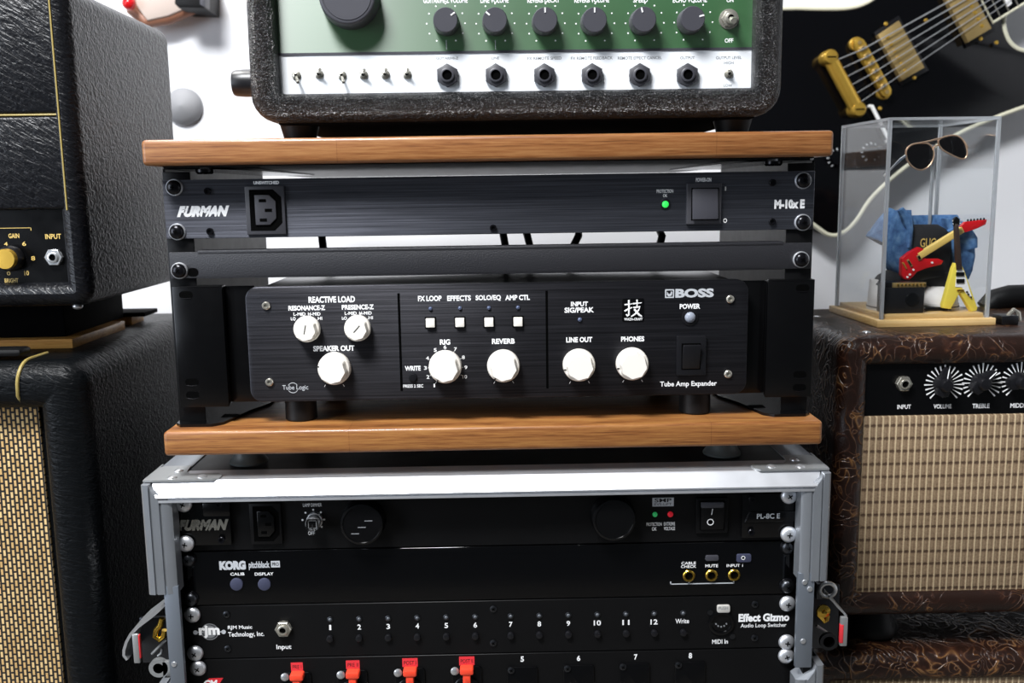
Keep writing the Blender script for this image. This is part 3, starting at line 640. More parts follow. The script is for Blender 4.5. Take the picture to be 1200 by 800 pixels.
for s_, u, v in TAGS:
    tw = 7 if s_[0:3] == 'PRE' and s_ == 'PRE I' else (8 if s_ == 'PRE II' else 9)
    x0, x1, z0, z1 = box_at(u-tw, v-5.5, u+tw, v+4.5, YP); m = MB(); m.box(x0, x1, YP-0.0003, YP, z0, z1, 'red_tape'); m.tpx(s_, u-tw+1.8, v-2.4, u+tw-1.8, v+2, YP-0.0003, 'black_print'); m.build('marker_tape', cp)
    x0, x1, z0, z1 = box_at(u-17.5, v+5.5, u+18, v+48, YP); m = MB(); m.poly(rr(x0, x1, z0, z1, 0.0025), YP-0.0016, YP, 'black_semi', 0.0006)
    q = at(u, v+30, YP); m.lathe(q, D, [(0.0105, 0.001), (0.0105, 0.004), (0.0090, 0.005), (0.0062, 0.005), (0.0058, 0.002), (0.0001, 0.002)], 'black_semi', 32); jk = m.build('locking_jack', cp)
    q = at(u-14, v+11.5, YP-0.0016); m = MB(); m.lathe(q, D, [(0.0034, 0), (0.0033, 0.0008), (0.002, 0.0016), (0.0001, 0.0018)], 'steel', 16); m.build('mounting_screw', jk)
    x0, x1, z0, z1 = box_at(u-8, v+7, u+8, v+14.5, YP-0.005); m = MB(); m.poly(rr(x0, x1, z0, z1, 0.0016), YP-0.0085, YP-0.001, 'red_plastic', 0.0012)
    x0, x1, z0, z1 = box_at(u-4.5, v+13, u+4.5, v+26, YP-0.005); m.poly(rr(x0, x1, z0, z1, 0.0008), YP-0.0075, YP-0.001, 'red_plastic', 0.0008); m.build('release_tab', jk, label='bright red push tab')
for u, v in ((613, 780.5), (679, 778.5), (744, 776.5), (809, 774.5)):
    x0, x1, z0, z1 = box_at(u-19, v, u+17, v+44, YP); m = MB(); m.poly(rr(x0, x1, z0, z1, 0.0015), YP-0.0016, YP, 'black_semi', 0.0005); bp = m.build('blanking_plate', cp); put('panel_screw', SMALLSCREW, bp, at(u-14, v+4.5, YP-0.0016))
screws(cp, SCREW_SILVER, ((233, 781.5), (920.5, 767)), YP)

# ================================================================== LOWER BOARD
BZ0, BZ1 = Z0-0.2030, Z0-0.1845
lb = thing('wooden_board', (0, 0.13, BZ0), 'lower brown wooden board resting on round feet on top of the flight case', 'board', 'wooden shelf boards')
m = MB(); m.box(-0.2455, 0.2455, -0.0245, 0.30, BZ0, BZ1, 'wood_lo', 0.0028, 3); m.build('plank', lb)
zc = ZT
for u, v in ((286, 547), (851, 537)):
    q = atz(u, v, zc); q.y += 0.015
    m = MB(); m.lathe((q.x, q.y, zc), (0, 0, 1), [(0.0150, 0), (0.0152, 0.0015), (0.0140, 0.0030), (0.0120, 0.006), (0.0105, BZ0-zc)], 'pad', 32); m.build('round_foot', lb)
for x in (-0.19, 0.19):
    m = MB(); m.lathe((x, 0.25, zc), (0, 0, 1), [(0.0150, 0), (0.0152, 0.0015), (0.0140, 0.0030), (0.0120, 0.006), (0.0105, BZ0-zc)], 'pad', 32); m.build('round_foot', lb)

# ================================================================== RACK STANDS between the boards
TZ0, TZ1 = Z0+0.0095, Z0+0.0275
for s, nm in ((-1, 'left'), (1, 'right')):
    st = thing('rack_bracket', (s*0.24, 0.1, BZ1), 'black steel rack bracket on the %s, between the two wooden boards' % nm, 'rack bracket', 'rack brackets between the boards')
    m = MB(); X = lambda a: s*a
    def bx(x0, x1, *r, **k): m.box(min(x0, x1), max(x0, x1), *r, **k)
    bx(X(0.2417), X(0.2215), 0.0024, 0.0044, BZ1+0.002, TZ0-0.004, 'rack_black', 0.0006)
    m.build('front_rail', st)
    m = MB(); bx(X(0.2417), X(0.2399), 0.0044, 0.30, BZ1+0.0018, TZ0-0.0018, 'rack_black'); m.build('side_plate', st)
    for z, nm2, fy in ((BZ1, 'foot_flange', -0.010), (TZ0-0.0022, 'top_flange', 0.0)):
        m = MB(); P = [(0.2417, fy+0.006), (0.2370, fy), (0.2130, fy), (0.2060, fy+0.006), (0.1960, 0.035), (0.1860, 0.06), (0.1860, 0.30), (0.2417, 0.30)]
        m.rings([[(X(a), b, z) for a, b in P], [(X(a), b, z+0.0022) for a, b in P]], 'black_semi')
        if fy < 0:
            q = at(258, 483, 0.0); m.box(X(0.2065)-0.006, X(0.2065)+0.006, 0.012, 0.022, z+0.0021, z+0.0024, 'socket_dark', 0.0)
        m.build(nm2, st)
    m = MB(); m.lathe((X(0.213), 0.012, TZ0-0.0022), (0, 0, -1), [(0.0068, 0), (0.0068, 0.002), (0.0055, 0.0034), (0.0001, 0.0036)], 'black_steel', 20); m.build('bolt', st)

# ================================================================== UPPER RACK UNITS
fu = unit('power_conditioner', 'brushed black power conditioner with a green light, just under the upper wooden board', Z0, 0.0, 'brushed', 0.0, 0.0003, 0.0437, 0.20)
m = MB(); m.tpx('FURMAN', 207, 241, 269, 254, 0.0, 'white_print', 0.075, 0.38); m.tpx('M-10x E', 907.5, 233.5, 943, 244.5, 0.0, 'white_print', 0.06); m.build('logo_lettering', fu)
m = MB(); m.tpx('UNSWITCHED', 297, 212, 327, 216, 0.0, 'white_print', 0.05); m.tpx('PROTECTION', 769.5, 221.8, 789, 226, 0.0, 'white_print', 0.02); m.tpx('OK', 777, 227.3, 782, 231, 0.0, 'white_print', 0.02)
m.tpx('POWER-ON', 815.5, 208.2, 833.5, 213, 0.0, 'white_print', 0.025); m.tpx('I', 849.3, 218.5, 851, 223.5, 0.0, 'white_print', 0.02); m.tpx('O', 847.5, 255.8, 852, 261, 0.0, 'white_print', 0.02); m.build('lettering', fu)
iec(fu, 289, 218, 335, 274.5, 0.0, 'plastic_mid', 'plastic_mid')
led(fu, 779.5, 239.3, 4.3, 0.0, 'led_green', 0.7, 'dark_steel')
rocker(fu, (804, 214.5, 844.5, 262.5), (811, 221, 841, 257), 0.0, 'plastic_mid', 'plastic_grey', -0.10)
for u, v in ((243.5, 224), (246.5, 271), (905, 214), (904.5, 259.5), (578, 267)): put('socket_screw', HEXBOLT, fu, at(u, v, 0.0))
screws(fu, SCREW_BLACK, ((204.5, 219.5), (208, 271.5), (941, 211.5), (940.5, 260.5)), 0.0)
# blank strip
zt, zb = at(575, 288, 0).z, at(575, 320.5, 0).z
bs = thing('blank_panel', (0, 0.01, zb), 'narrow plain grey-black blank strip below the brushed power conditioner', 'rack panel')
m = MB(); m.box(-0.2400, 0.2405, 0.0, 0.0022, zb, zt-0.0012, 'powder', 0.0006); m.box(-0.2190, 0.2195, -0.0004, 0.012, zt-0.0030, zt, 'powder', 0.0010); m.box(-0.2190, 0.2195, 0.0, 0.012, zb-0.0004, zb+0.0015, 'powder', 0.0006); m.build('strip', bs)
screws(bs, SCREW_BLACK, ((210.5, 317), (938.5, 304)), 0.0)
m = MB(); q = at(226, 319, 0.0); m.poly(rr(q.x-0.004, q.x+0.004, q.z-0.0032, q.z+0.0032, 0.0030), -0.0003, 0, 'socket_dark'); m.build('slot', bs)
# cables hanging behind
for k, (u, lean) in enumerate(((377, 2), (590, 3), (618, 4), (678, -8), (776, -4))):
    p0 = at(u, 276, 0.19); p1 = at(u+lean, 292, 0.19); d_ = (p1-p0)
    m = MB(); m.tube([p0 + d_*-0.3 + Vector((0, 0.02, 0.0)), p0 + d_*-0.1 + Vector((0, 0.008, 0)), p0, p0+d_*0.5, p1, p1+d_*0.8+Vector((0, 0.01, 0)), p1+d_*1.6+Vector((0, 0.05, 0.0)), p1+d_*1.9+Vector((0, 0.12, 0))], 0.0036, 'rubber', 10)
    tag(m.build('power_cable'), ['black cable hanging behind the blank strip, far left of the five', 'black cable hanging behind the blank strip, left one of the middle pair', 'black cable hanging behind the blank strip, right one of the middle pair',
        'black cable leaning left behind the blank strip, right of the middle pair', 'black cable hanging behind the blank strip, below the green light'][k], 'cable', 'power cables behind the rack')

# ================================================================== TUBE AMP EXPANDER
YE = -0.006
ex = thing('amp_expander', (0, 0.1, BZ1), 'wide black amp expander with white knobs, on the lower wooden board', 'amp expander')
x0 = at(290, 402, YE).x; x1 = at(876, 396, YE).x; zt = at(582, 331.5, YE).z; zb = at(582, 466.5, YE).z
m = MB(); m.poly(rr(x0, x1, zb, zt, 0.0095, 8), YE, YE+0.0045, 'brushed_dark', 0.0010)
for u, va, vb in ((467, 343.5, 458), (640.5, 340.5, 455)):
    p0, p1 = at(u, va, YE), at(u, vb, YE); m.box(p0.x-0.0009, p0.x+0.0009, YE-0.0001, YE+0.0002, p1.z, p0.z, 'socket_dark')
m.build('front_panel', ex)
m = MB(); m.box(x0+0.010, x1-0.010, YE+0.0045, 0.185, zb+0.002, zt-0.0012, 'brushed_dark', 0.0012); m.build('chassis', ex)
for ux in (353, 814):
    for yy in (0.012, 0.155):
        xx = at(ux, 478, 0.012).x; m = MB(); m.lathe((xx, yy, BZ1), (0, 0, 1), [(0.0112, 0), (0.0122, 0.0012), (0.0120, zb+0.003-BZ1)], 'rubber', 28); m.build('rubber_foot', ex)
YT = YE
m = MB()
for s_, b_, bo in (('REACTIVE LOAD', (361.5, 347, 416, 354.5), .02), ('RESONANCE-Z', (338, 357.8, 381, 363.6), .02), ('PRESENCE-Z', (400.5, 356.8, 438, 362.6), .02), ('L-MID', (344, 366, 358, 369.8), .01), ('H-MID', (361, 365.8, 375.5, 369.6), .01),
    ('L-MID', (404, 365, 418, 368.8), .01), ('H-MID', (421, 364.8, 435.5, 368.6), .01), ('LO', (340.8, 371.5, 346.5, 375.2), .01), ('HI', (372.5, 371, 377.5, 374.8), .01), ('LO', (400.7, 370.8, 406.5, 374.5), .01), ('HI', (432, 370.3, 437, 374), .01),
    ('SPEAKER OUT', (367, 404.8, 415.5, 411.3), .02), ('FX LOOP', (489.8, 346.3, 517.5, 352.8), .02), ('EFFECTS', (524, 346, 551.8, 352.4), .02), ('SOLO/EQ', (557.3, 345.6, 587, 352.6), .02), ('AMP CTL', (592, 345.4, 620.8, 351.6), .02),
    ('RIG', (515.5, 397.4, 527.6, 403.8), .02), ('REVERB', (576.5, 396.6, 603.2, 402.8), .02), ('WRITE', (474.5, 428.6, 493, 434.2), .02), ('PRESS 2 SEC', (472.5, 450.3, 496, 454), .01), ('INPUT', (669, 353.3, 689, 358.8), .02), ('SIG/PEAK', (661.5, 360, 696, 366.2), .02),
    ('LINE OUT', (663.5, 394.8, 694, 401), .02), ('PHONES', (727.8, 394, 755, 400), .02), ('POWER', (796.5, 355.8, 820.5, 361.8), .02), ('Tube Amp Expander', (773.5, 446.4, 840, 454), .01)):
    m.tpx(s_, *b_, YT, 'white_print', bo*1.8)
m.tpx('Tube Logic', 331, 451, 361.3, 458, YT, 'grey_print', .004)
q = at(343.3, 454.3, YT); k = mpp(343, 454, YT)
for a0 in (30, 210):
    pts = [q + Vector((6*k*math.cos(R(a0+i*10)), -0.0001, 6*k*math.sin(R(a0+i*10)))) for i in range(13)]; m.tube(pts, 0.00022, 'grey_print', 5)
DIG = (('1', 509, 451.5), ('2', 501.5, 441.5), ('3', 498.5, 431), ('4', 501, 419.5), ('5', 510, 410), ('6', 521.5, 406.5), ('7', 533.7, 409), ('8', 543, 418.5), ('9', 546, 430.3), ('10', 544.7, 441.3))
c0 = at(521, 430, YT)
for s_, u, v in DIG:
    w_ = 1.7 if s_ != '10' else 2.6
    m.tpx(s_, u-w_*(0.5 if s_ == '1' else 1), v-2.1, u+w_*(0.5 if s_ == '1' else 1), v+2.1, YT, 'white_print', .012)
    d_ = at(u, v, YT)-c0; L = d_.length; d_.normalize(); m.tube([c0+d_*(L-0.0038), c0+d_*(L-0.0018)], 0.00022, 'white_print', 4)
for cu_, cv_, rad, angs in ((359, 386, 18.3, (-50, -17, 17, 50)), (418, 385, 18.3, (-50, -17, 17, 50)), (391, 433, 22, (-150, 150)), (590, 429, 22, (-150, 150)), (679, 429, 22, (-150, 150)), (741.5, 427.5, 22, (-150, 150))):
    c1 = at(cu_, cv_, YT); k = mpp(cu_, cv_, YT)
    for a_ in angs: d_ = Vector((math.sin(R(a_)), 0, math.cos(R(a_)))); m.tube([c1+d_*(rad-1.5)*k, c1+d_*(rad+1.5)*k], 0.00025, 'white_print', 4)
m.build('lettering', ex)
m = MB(); m.tpx('BOSS', 791.5, 338, 836.5, 348.5, YT, 'grey_print', .05)
o_ = box_at(779.3, 338.8, 790, 349, YT)
def sq(fr): x0_, x1_, z0_, z1_ = o_; w_ = (x1_-x0_)*fr; return rr(x0_+w_, x1_-w_, z0_+w_, z1_-w_, 0.0004, 2)
m.rings([[(x, YT, z) for x, z in sq(0)], [(x, YT-0.0001, z) for x, z in sq(0)], [(x, YT-0.0001, z) for x, z in sq(.13)], [(x, YT, z) for x, z in sq(.13)]], 'grey_print', False, False)
xc, zc2 = (o_[0]+o_[1])/2, (o_[2]+o_[3])/2; m.poly([(xc-.002, zc2+.0016), (xc-.002, zc2-.001), (xc-.0006, zc2-.0022), (xc+.0016, zc2-.0014), (xc+.002, zc2+.0008), (xc+.0012, zc2+.002), (xc+.0006, zc2-.0002), (xc-.0006, zc2-.0002)], YT-.0001, YT, 'grey_print'); m.build('logo_lettering', ex)
def kanji(mb, u0, v0, u1, v1, Y):
    """the brush character on the badge, as tapering strokes"""
    for st, w in (([(2, 30), (44, 24)], 5), ([(26, 2), (27, 50), (26, 88), (18, 92), (10, 84)], 6), ([(2, 66), (24, 54), (46, 44)], 5), ([(48, 24), (98, 18)], 5), ([(72, 0), (72, 42)], 6), ([(52, 46), (88, 42), (80, 60), (62, 82), (38, 98)], 5.5), ([(56, 54), (70, 72), (84, 88), (99, 96)], 6.5)):
        P = [at(u0+(u1-u0)*a/100, v0+(v1-v0)*b/100, Y) for a, b in st]; n = len(P); k = mpp(u0, v0, Y)*(u1-u0)/100
        mb.tube([p_+Vector((0, 0.0002, 0)) for p_ in P], [w*k*(1.0 if i < n-1 else 0.55) for i in range(n)], 'white_print', 6)
m = MB(); x0_, x1_, z0_, z1_ = box_at(729, 349.5, 754.5, 376.5, YT); m.poly(rr(x0_, x1_, z0_, z1_, 0.001), YT-0.0006, YT, 'black_semi', 0.0003); kanji(m, 731.5, 351, 752.5, 371.5, YT-0.0006); m.tpx('WAZA-CRAFT', 731.5, 372.3, 753, 375.3, YT-0.0006, 'white_print', 0.02); m.build('badge', ex)
def waza_knob(u, v, rp, ang, big):
    h = 0.0150 if big else 0.0125; q = at(u, v, YE-h*0.45); q.y = YE; r = rp*mpp(u, v, YE-h*0.45); m = MB()
    m.lathe(q, D, [(r*0.97, 0.0008), (r, 0.0014), (r*0.985, h*0.40), (r*0.93, h*0.47), (r*0.5, h*0.48)], 'white_knob', 48)
    sc = lambda t: 1.0 - 0.10*abs(math.sin(t*4 + 0.6))**0.7
    m.lathe(q, D, [(r*0.90, h*0.46), (r*0.84, h*0.94), (r*0.80, h), (0.0001, h)], 'white_knob', 64, sc)
    kb = m.build('knob', ex, label='cream white fluted knob')
    d_ = Vector((math.sin(R(ang)), 0, math.cos(R(ang)))); m = MB()
    if big: m.tube([q + d_*r*0.84 + Vector((0, -h*0.49, 0)), q + d_*r*0.98 + Vector((0, -h*0.44, 0))], 0.0006, 'black_print', 6)
    else: m.tube([q - d_*r*0.25 + Vector((0, -h, 0)), q + d_*r*0.42 + Vector((0, -h, 0))], 0.0004, 'black_print', 6)
    m.build('pointer_line', kb)
for a_ in ((391, 432.5, 19.3, -80, 1), (521.5, 430.5, 19.5, -150, 1), (590, 429.5, 19.3, -145, 1), (679, 428.5, 19.2, -105, 1), (741.5, 427, 19.2, -105, 1), (359, 386, 15.6, 12, 0), (418.5, 385, 15.6, 42, 0)): waza_knob(*a_)
for u, v in ((504.5, 377.8), (539, 377.3), (573, 377), (607, 376.5)):
    x0_, x1_, z0_, z1_ = box_at(u-6.6, v-6.6, u+6.6, v+6.6, YE); m = MB(); m.box(x0_, x1_, YE-0.0006, YE, z0_, z1_, 'socket_dark', 0.0003); e_ = 0.0009; m.box(x0_+e_, x1_-e_, YE-0.003, YE, z0_+e_, z1_-e_, 'white_knob', 0.0004); m.build('push_button', ex, label='white square push button')
    led(ex, u, v-16.4, 2.3, YE, 'led_blue', 0.7)
led(ex, 679.5, 374.3, 2.5, YE, 'led_blue', 0.7); led(ex, 808.5, 371.5, 6.6, YE, 'led_clear', 0.7, 'plastic')
q = at(484, 442, YE); m = MB(); m.lathe(q, D, [(0.0034, 0), (0.0034, 0.0006), (0.0026, 0.0008), (0.0026, 0.0018), (0.0001, 0.0020)], 'plastic', 20); m.build('push_button', ex)
rocker(ex, (792.5, 393, 826.5, 439), (799.5, 403, 820, 432), YE, 'plastic', 'plastic', 0.22)
for u, v in ((312, 358), (316, 447.5), (855.5, 350.3), (853, 438)):
    m = MB(); m.lathe(at(u, v, YE), D, [(0.0030, 0), (0.0030, 0.0012), (0.0024, 0.0018), (0.0014, 0.0018), (0.0013, 0.0008)], 'nickel', 20); m.build('hex_screw', ex)
# mounting ears at both ends
for s, ua, ub in ((-1, 206, 264), (1, 952.5, 898)):
    m = MB(); xa, xb = at(ua, 400, -0.001).x, at(ub, 400, -0.001).x; zt2 = at((ua+ub)/2, 335 if s < 0 else 327.5, -0.001).z; zb2 = zb - 0.004
    lo, hi = min(xa, xb), max(xa, xb)
    m.box(lo, hi, -0.0014, 0.0010, zb2, zt2, 'black_semi', 0.0006); m.box(lo+0.002, hi, -0.0014, 0.010, zt2-0.0022, zt2, 'black_semi', 0.0010)
    xin = x0 + 0.0045 if s < 0 else x1 - 0.0045
    m.box(min(xb, xin), max(xb, xin), 0.0060, 0.0080, zb2+0.002, zt2-0.001, 'black_semi', 0.0004); m.box(min(xb, xb-s*-0.002), max(xb, xb-s*-0.002), -0.001, 0.0075, zb2+0.001, zt2-0.0005, 'black_semi', 0.0004)
    ear = m.build('rack_ear', ex)
    for dz in (0.0065, 0.0730, 0.0830):
        xx = (lo+hi)/2 + s*0.0085; m = MB(); m.poly(rr(xx-0.005, xx+0.005, zt2-dz-0.0028, zt2-dz+0.0028, 0.0027), -0.0016, -0.0014, 'socket_dark'); m.tube([(xx-0.004, -0.0016, zt2-dz-0.0024), (xx, -0.0018, zt2-dz-0.0030), (xx+0.004, -0.0016, zt2-dz-0.0024)], 0.0003, 'black_steel', 6); m.build('slot', ear)

# ================================================================== UPPER BOARD
ub_ = thing('wooden_board', (0, 0.13, TZ0), 'upper brown wooden board carrying the green-panelled echo unit', 'board', 'wooden shelf boards')
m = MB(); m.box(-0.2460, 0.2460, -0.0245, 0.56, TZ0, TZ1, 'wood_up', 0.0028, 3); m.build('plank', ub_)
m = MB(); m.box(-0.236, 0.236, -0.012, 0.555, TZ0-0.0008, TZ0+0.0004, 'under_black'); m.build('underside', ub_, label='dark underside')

# ================================================================== ECHO UNIT ON THE UPPER BOARD
def ppx(mb, pts, Y, depth, mat, bev=0.0):
    """outline given in pixels on the plane y = Y, made solid backwards by depth"""
    P = [at(u, v, Y) for u, v in pts]; mb.poly([(p_.x, p_.z) for p_ in P], Y, Y+depth, mat, bev); return mb
YA = -0.010; YG = 0.004
ea = thing('echo_unit', (0.02, 0.12, TZ1), 'echo unit in black leathercloth with a green and white control panel, on the upper board', 'echo unit')
ax0, ax1 = at(288, 60, YA).x, at(920, 60, YA).x; az0 = at(600, 139.5, YA).z; az1 = Z0+0.30
m = MB(); shell(m, ax0, ax1, az0, az1, YA, 0.25, 0.020, 0.0205, 0.010, 'tolex', YG+0.002); m.build('cabinet', ea)
m = MB(); m.box(ax0+0.018, ax1-0.018, YA+0.012, 0.248, az0-0.0008, az0+0.001, 'black_matte'); m.build('bottom_panel', ea)
gx0, gx1 = at(322, 60, YG).x-0.002, at(888.5, 60, YG).x+0.0005
m = MB(); zs_ = at(600, 59, YG).z; m.box(gx0, gx1, YG, YG+0.002, zs_, az1-0.022, 'green'); m.build('green_panel', ea, label='green upper control panel')
m = MB(); zb_ = at(600, 112, YG).z-0.003; z2_ = at(600, 62, YG).z; m.box(gx0, gx1, YG, YG+0.002, zb_, z2_, 'white_panel'); m.build('white_panel', ea, label='white lower jack panel')
m = MB(); m.box(gx0, gx1, YG-0.0006, YG+0.001, z2_, zs_, 'plastic_grey'); m.build('divider_strip', ea)
for ux in (349, 861):
    for yy in (0.028, 0.215):
        xx = at(ux, 148, 0.02).x; m = MB(); m.lathe((xx, yy, TZ1), (0, 0, 1), [(0.0115, 0), (0.0150, az0+0.001-TZ1)], 'rubber', 28); m.build('foot', ea)
m = MB(); q = at(281, 97.5, 0.018); kx = ax0-at(273.5, 97.5, 0.018).x; m.lathe((ax0+0.0005, 0.018, q.z), (-1, 0, 0), [(0.0100, 0), (0.0100, kx*0.5), (0.0095, kx*0.9), (0.0088, kx), (0.0001, kx)], 'plastic', 28); m.build('side_knob', ea)
m = MB()
KN = ((522, 23, 55), (580, 23, -50), (639, 23, 0), (697, 23, 0), (755, 22.5, -14), (812, 21.7, 75))
for s_, b_ in (('GUITAR/HI-Z VOLUME', (496, -2.5, 548, 3.6)), ('LINE VOLUME', (563, -2.5, 596, 3.4)), ('REVERB DECAY', (618, -2.5, 656, 3.2)), ('REVERB VOLUME', (673, -2.6, 714, 3.1)), ('SPEED', (742, -2.8, 759, 3.0)), ('ECHO VOLUME', (788.5, -3, 828.5, 2.9)), ('ON', (851.5, -2.2, 859.5, 2.6)), ('OFF', (849.3, 45, 859.3, 50))):
    m.tpx(s_, *b_, YG, 'white_print', 0.02)
for u, v, _ in KN:
    c1 = at(u+0.5, v+4.5, YG); k = mpp(u, v, YG)
    for a_ in range(-150, 151, 30): m.cyl(c1 + Vector((22.5*k*math.sin(R(a_)), 0, 22.5*k*math.cos(R(a_)))), D, 0.0006, 0.0001, 'white_print', 8)
for u in (523, 580.5): a_, b_ = at(u, 47, YG), at(u, 58, YG); m.box(a_.x-0.0002, a_.x+0.0002, YG-0.0001, YG, b_.z, a_.z, 'grey_print')
for s_, b_ in (('GUITAR/HI-Z', (511, 66.7, 537, 69.7)), ('LINE', (576, 66.5, 585, 69.5)), ('FX REMOTE SPEED', (618, 66.4, 658, 70)), ('FX REMOTE FEEDBACK', (669, 66.2, 718, 69.8)), ('REMOTE EFFECT CANCEL', (724, 66, 775.5, 69.6)), ('OUTPUT', (797, 66, 814, 69.4)), ('OUTPUT LEVEL', (839, 65.8, 869, 69.3)), ('HIGH', (848.5, 72, 859.5, 75.4)), ('LOW', (848, 98.5, 858, 101.8))):
    m.tpx(s_, *b_, YG, 'grey_ink', 0.012)
m.build('lettering', ea)
def smooth_knob(parent, u, v, rp, ang, h, Y, cap=0.88, rim=True):
    q = at(u, v, Y-h); q.y = Y; r = rp*mpp(u, v, Y-h); m = MB()
    m.lathe(q, D, [(r*1.06, 0.0008), (r*1.06, 0.002), (r*1.0, h-0.0015), (r*0.97, h-0.0004), (r*0.93, h)] + ([(r*cap, h), (r*cap, h-0.0005), (r*(cap-0.03), h-0.0005), (r*(cap-0.04), h)] if rim else []) + [(0.0001, h)], 'plastic_grey', 48); kb = m.build('knob', parent)
    d_ = Vector((math.sin(R(ang)), 0, math.cos(R(ang)))); m = MB(); m.tube([q + d_*r*0.55 + Vector((0, -h, 0)), q + d_*r*0.93 + Vector((0, -h, 0))], 0.0006, 'white_print', 6); m.build('pointer_line', kb); return kb
for u, v, a_ in KN: smooth_knob(ea, u, v, 14.6, a_, 0.0135, YG, rim=False)
smooth_knob(ea, 406.5, -6, 33.5, -20, 0.0165, YG)
def toggle(u, v, big, tilt_u, tilt_v):
    q = at(u, v, YG); k = mpp(u, v, YG); s_ = 1.0 if big else 0.46; m = MB()
    m.lathe(q, D, [(11.5*k*s_, 0), (11.5*k*s_, 0.0008), (9*k*s_, 0.0012)], 'nickel', 28); m.lathe(q, D, [(9.5*k*s_, 0.0008), (9.5*k*s_, 0.003*s_+0.0006), (7*k*s_, 0.0036*s_+0.0006)], 'nickel', 6); m.lathe(q, D, [(6*k*s_, 0.003*s_), (6*k*s_, 0.0065*s_), (4*k*s_, 0.007*s_)], 'nickel', 20); m.lathe(q, D, [(3.6*k*s_, 0.007*s_+0.0002), (0.0001, 0.007*s_+0.0002)], 'socket_dark', 12)
    e_ = at(u+tilt_u, v+tilt_v, YG-0.016*s_); b_ = q + Vector((0, -0.004*s_, 0)); m.tube([b_, b_.lerp(e_, 0.55), b_.lerp(e_, 0.85), e_], [0.0013*s_+0.0002, 0.0017*s_+0.0002, 0.0024*s_+0.0002, 0.0019*s_+0.0002], 'nickel', 14); m.build('toggle_switch', ea)
toggle(854, 22.5, True, 6, 2)
for u, v, dv in ((347.5, 88.5, 8), (374, 87, -6), (401, 88.5, 8), (426, 87.7, -6), (451.5, 87.3, -6), (477, 87.3, -6), (853.5, 86.5, -6)): toggle(u, v, False, 1.0 if dv < 0 else 1.5, dv)
for i, u in enumerate((524, 581, 638, 694, 750, 806)): jack(ea, u, 88.0-i*0.1, 12.3, YG, 'plastic_mid', 'plastic_grey', 0.47, 6, 0.0042, math.pi/6)

# ================================================================== LEFT AMPLIFIER HEAD AND CABINET
YH = 0.060
hx1 = at(105, 340, YH).x; hz0 = at(60, 360, YH).z; hz1 = Z0+0.155
hd = thing('amplifier_head', (hx1-0.25, 0.17, hz0), 'black leathercloth amplifier head with gold piping, on the left speaker cabinet', 'amplifier')
m = MB(); shell(m, hx1-0.52, hx1, hz0, hz1, YH, 0.29, 0.014, 0.0195, 0.0110, 'tolex_soft', YH+0.012, 0.4); m.build('cabinet', hd)
xr_ = at(65.5, 100, YH).x; zc1 = at(40, 245, YH+0.01).z; zl = at(40, 134.5, YH+0.002).z
m = MB(); m.box(hx1-0.49, xr_, YH+0.001, YH+0.012, zl+0.0012, hz1-0.0085, 'tolex_soft', 0.0022, 3); m.box(hx1-0.49, xr_, YH+0.001, YH+0.012, zc1, zl-0.0012, 'tolex_soft', 0.0022, 3); m.build('front_covering', hd)
m = MB(); m.tube([(xr_+0.0004, YH-0.0002, hz1-0.012), (xr_+0.0004, YH-0.0002, zc1-0.001)], 0.0007, 'gold_pipe', 8); m.tube([(hx1-0.49, YH+0.0022, zl), (xr_-0.001, YH+0.0022, zl)], 0.0008, 'gold_pipe', 8); m.build('piping', hd, label='thin gold piping')
zc0 = at(40, 345, YH+0.01).z
m = MB(); m.box(hx1-0.49, hx1-0.0175, YH+0.0095, YH+0.012, hz0+0.012, zc1-0.0005, 'black_semi'); m.build('control_panel', hd)
YPn = YH+0.0095; m = MB()
for s_, b_ in (('GAIN', (10, 273.5, 22.5, 279)), ('INPUT', (53, 274, 71.5, 280)), ('BRIGHT', (5.5, 326, 21.5, 331)), ('4', (4.8, 283.5, 9, 288)), ('6', (26, 283, 30.5, 288)), ('8', (36.5, 300, 41.2, 305)), ('0', (8, 318, 12.3, 322.5)), ('10', (28.5, 317, 34, 322.5))):
    m.tpx(s_, *b_, YPn, 'gold_print', 0.015)
a_, b_, c_ = at(-40, 266.5, YPn), at(36.5, 266.5, YPn), at(36.5, 270, YPn); m.box(a_.x, b_.x, YPn-0.0001, YPn, b_.z-0.0004, b_.z, 'gold_print'); m.box(b_.x-0.0005, b_.x, YPn-0.0001, YPn, c_.z, b_.z, 'gold_print'); m.build('lettering', hd)
q = at(6, 303.5, YPn-0.012); q.y = YPn; k = mpp(6, 303, YPn-0.012); m = MB(); m.lathe(q, D, [(15.5*k, 0.001), (15.5*k, 0.006), (13*k, 0.008)], 'plastic', 40, lambda t: 1-0.03*abs(math.sin(t*16))); kb = m.build('knob', hd)
m = MB(); m.lathe(q, D, [(12*k, 0.008), (12*k, 0.0125), (11.5*k, 0.0132), (0.0001, 0.0133)], 'gold', 40); m.build('knob_cap', kb, label='spun gold knob cap')
jack(hd, 62, 301.5, 9.5, YPn, 'steel', 'steel', 0.42, 6, 0.004)
jp = at(0, 300, YH)
for k in range(1, 6):
    u = 6-k*62
    q = at(u, 303.5, YPn-0.012); q.y = YPn; kk = mpp(6, 303, YPn-0.012)
    if q.x < hx1-0.48: break
    m = MB(); m.lathe(q, D, [(15.5*kk, 0.001), (15.5*kk, 0.006), (13*kk, 0.008)], 'plastic', 40); kb = m.build('knob', hd); m = MB(); m.lathe(q, D, [(12*kk, 0.008), (12*kk, 0.0125), (0.0001, 0.0133)], 'gold', 40); m.build('knob_cap', kb, label='spun gold knob cap')
CZ1 = at(60, 421, YH).z          # top of the cabinet below
PKZ = CZ1 + 0.0085
pe = atz(82, 397, PKZ); by1 = 0.262; bx1 = at(145, 365, by1).x
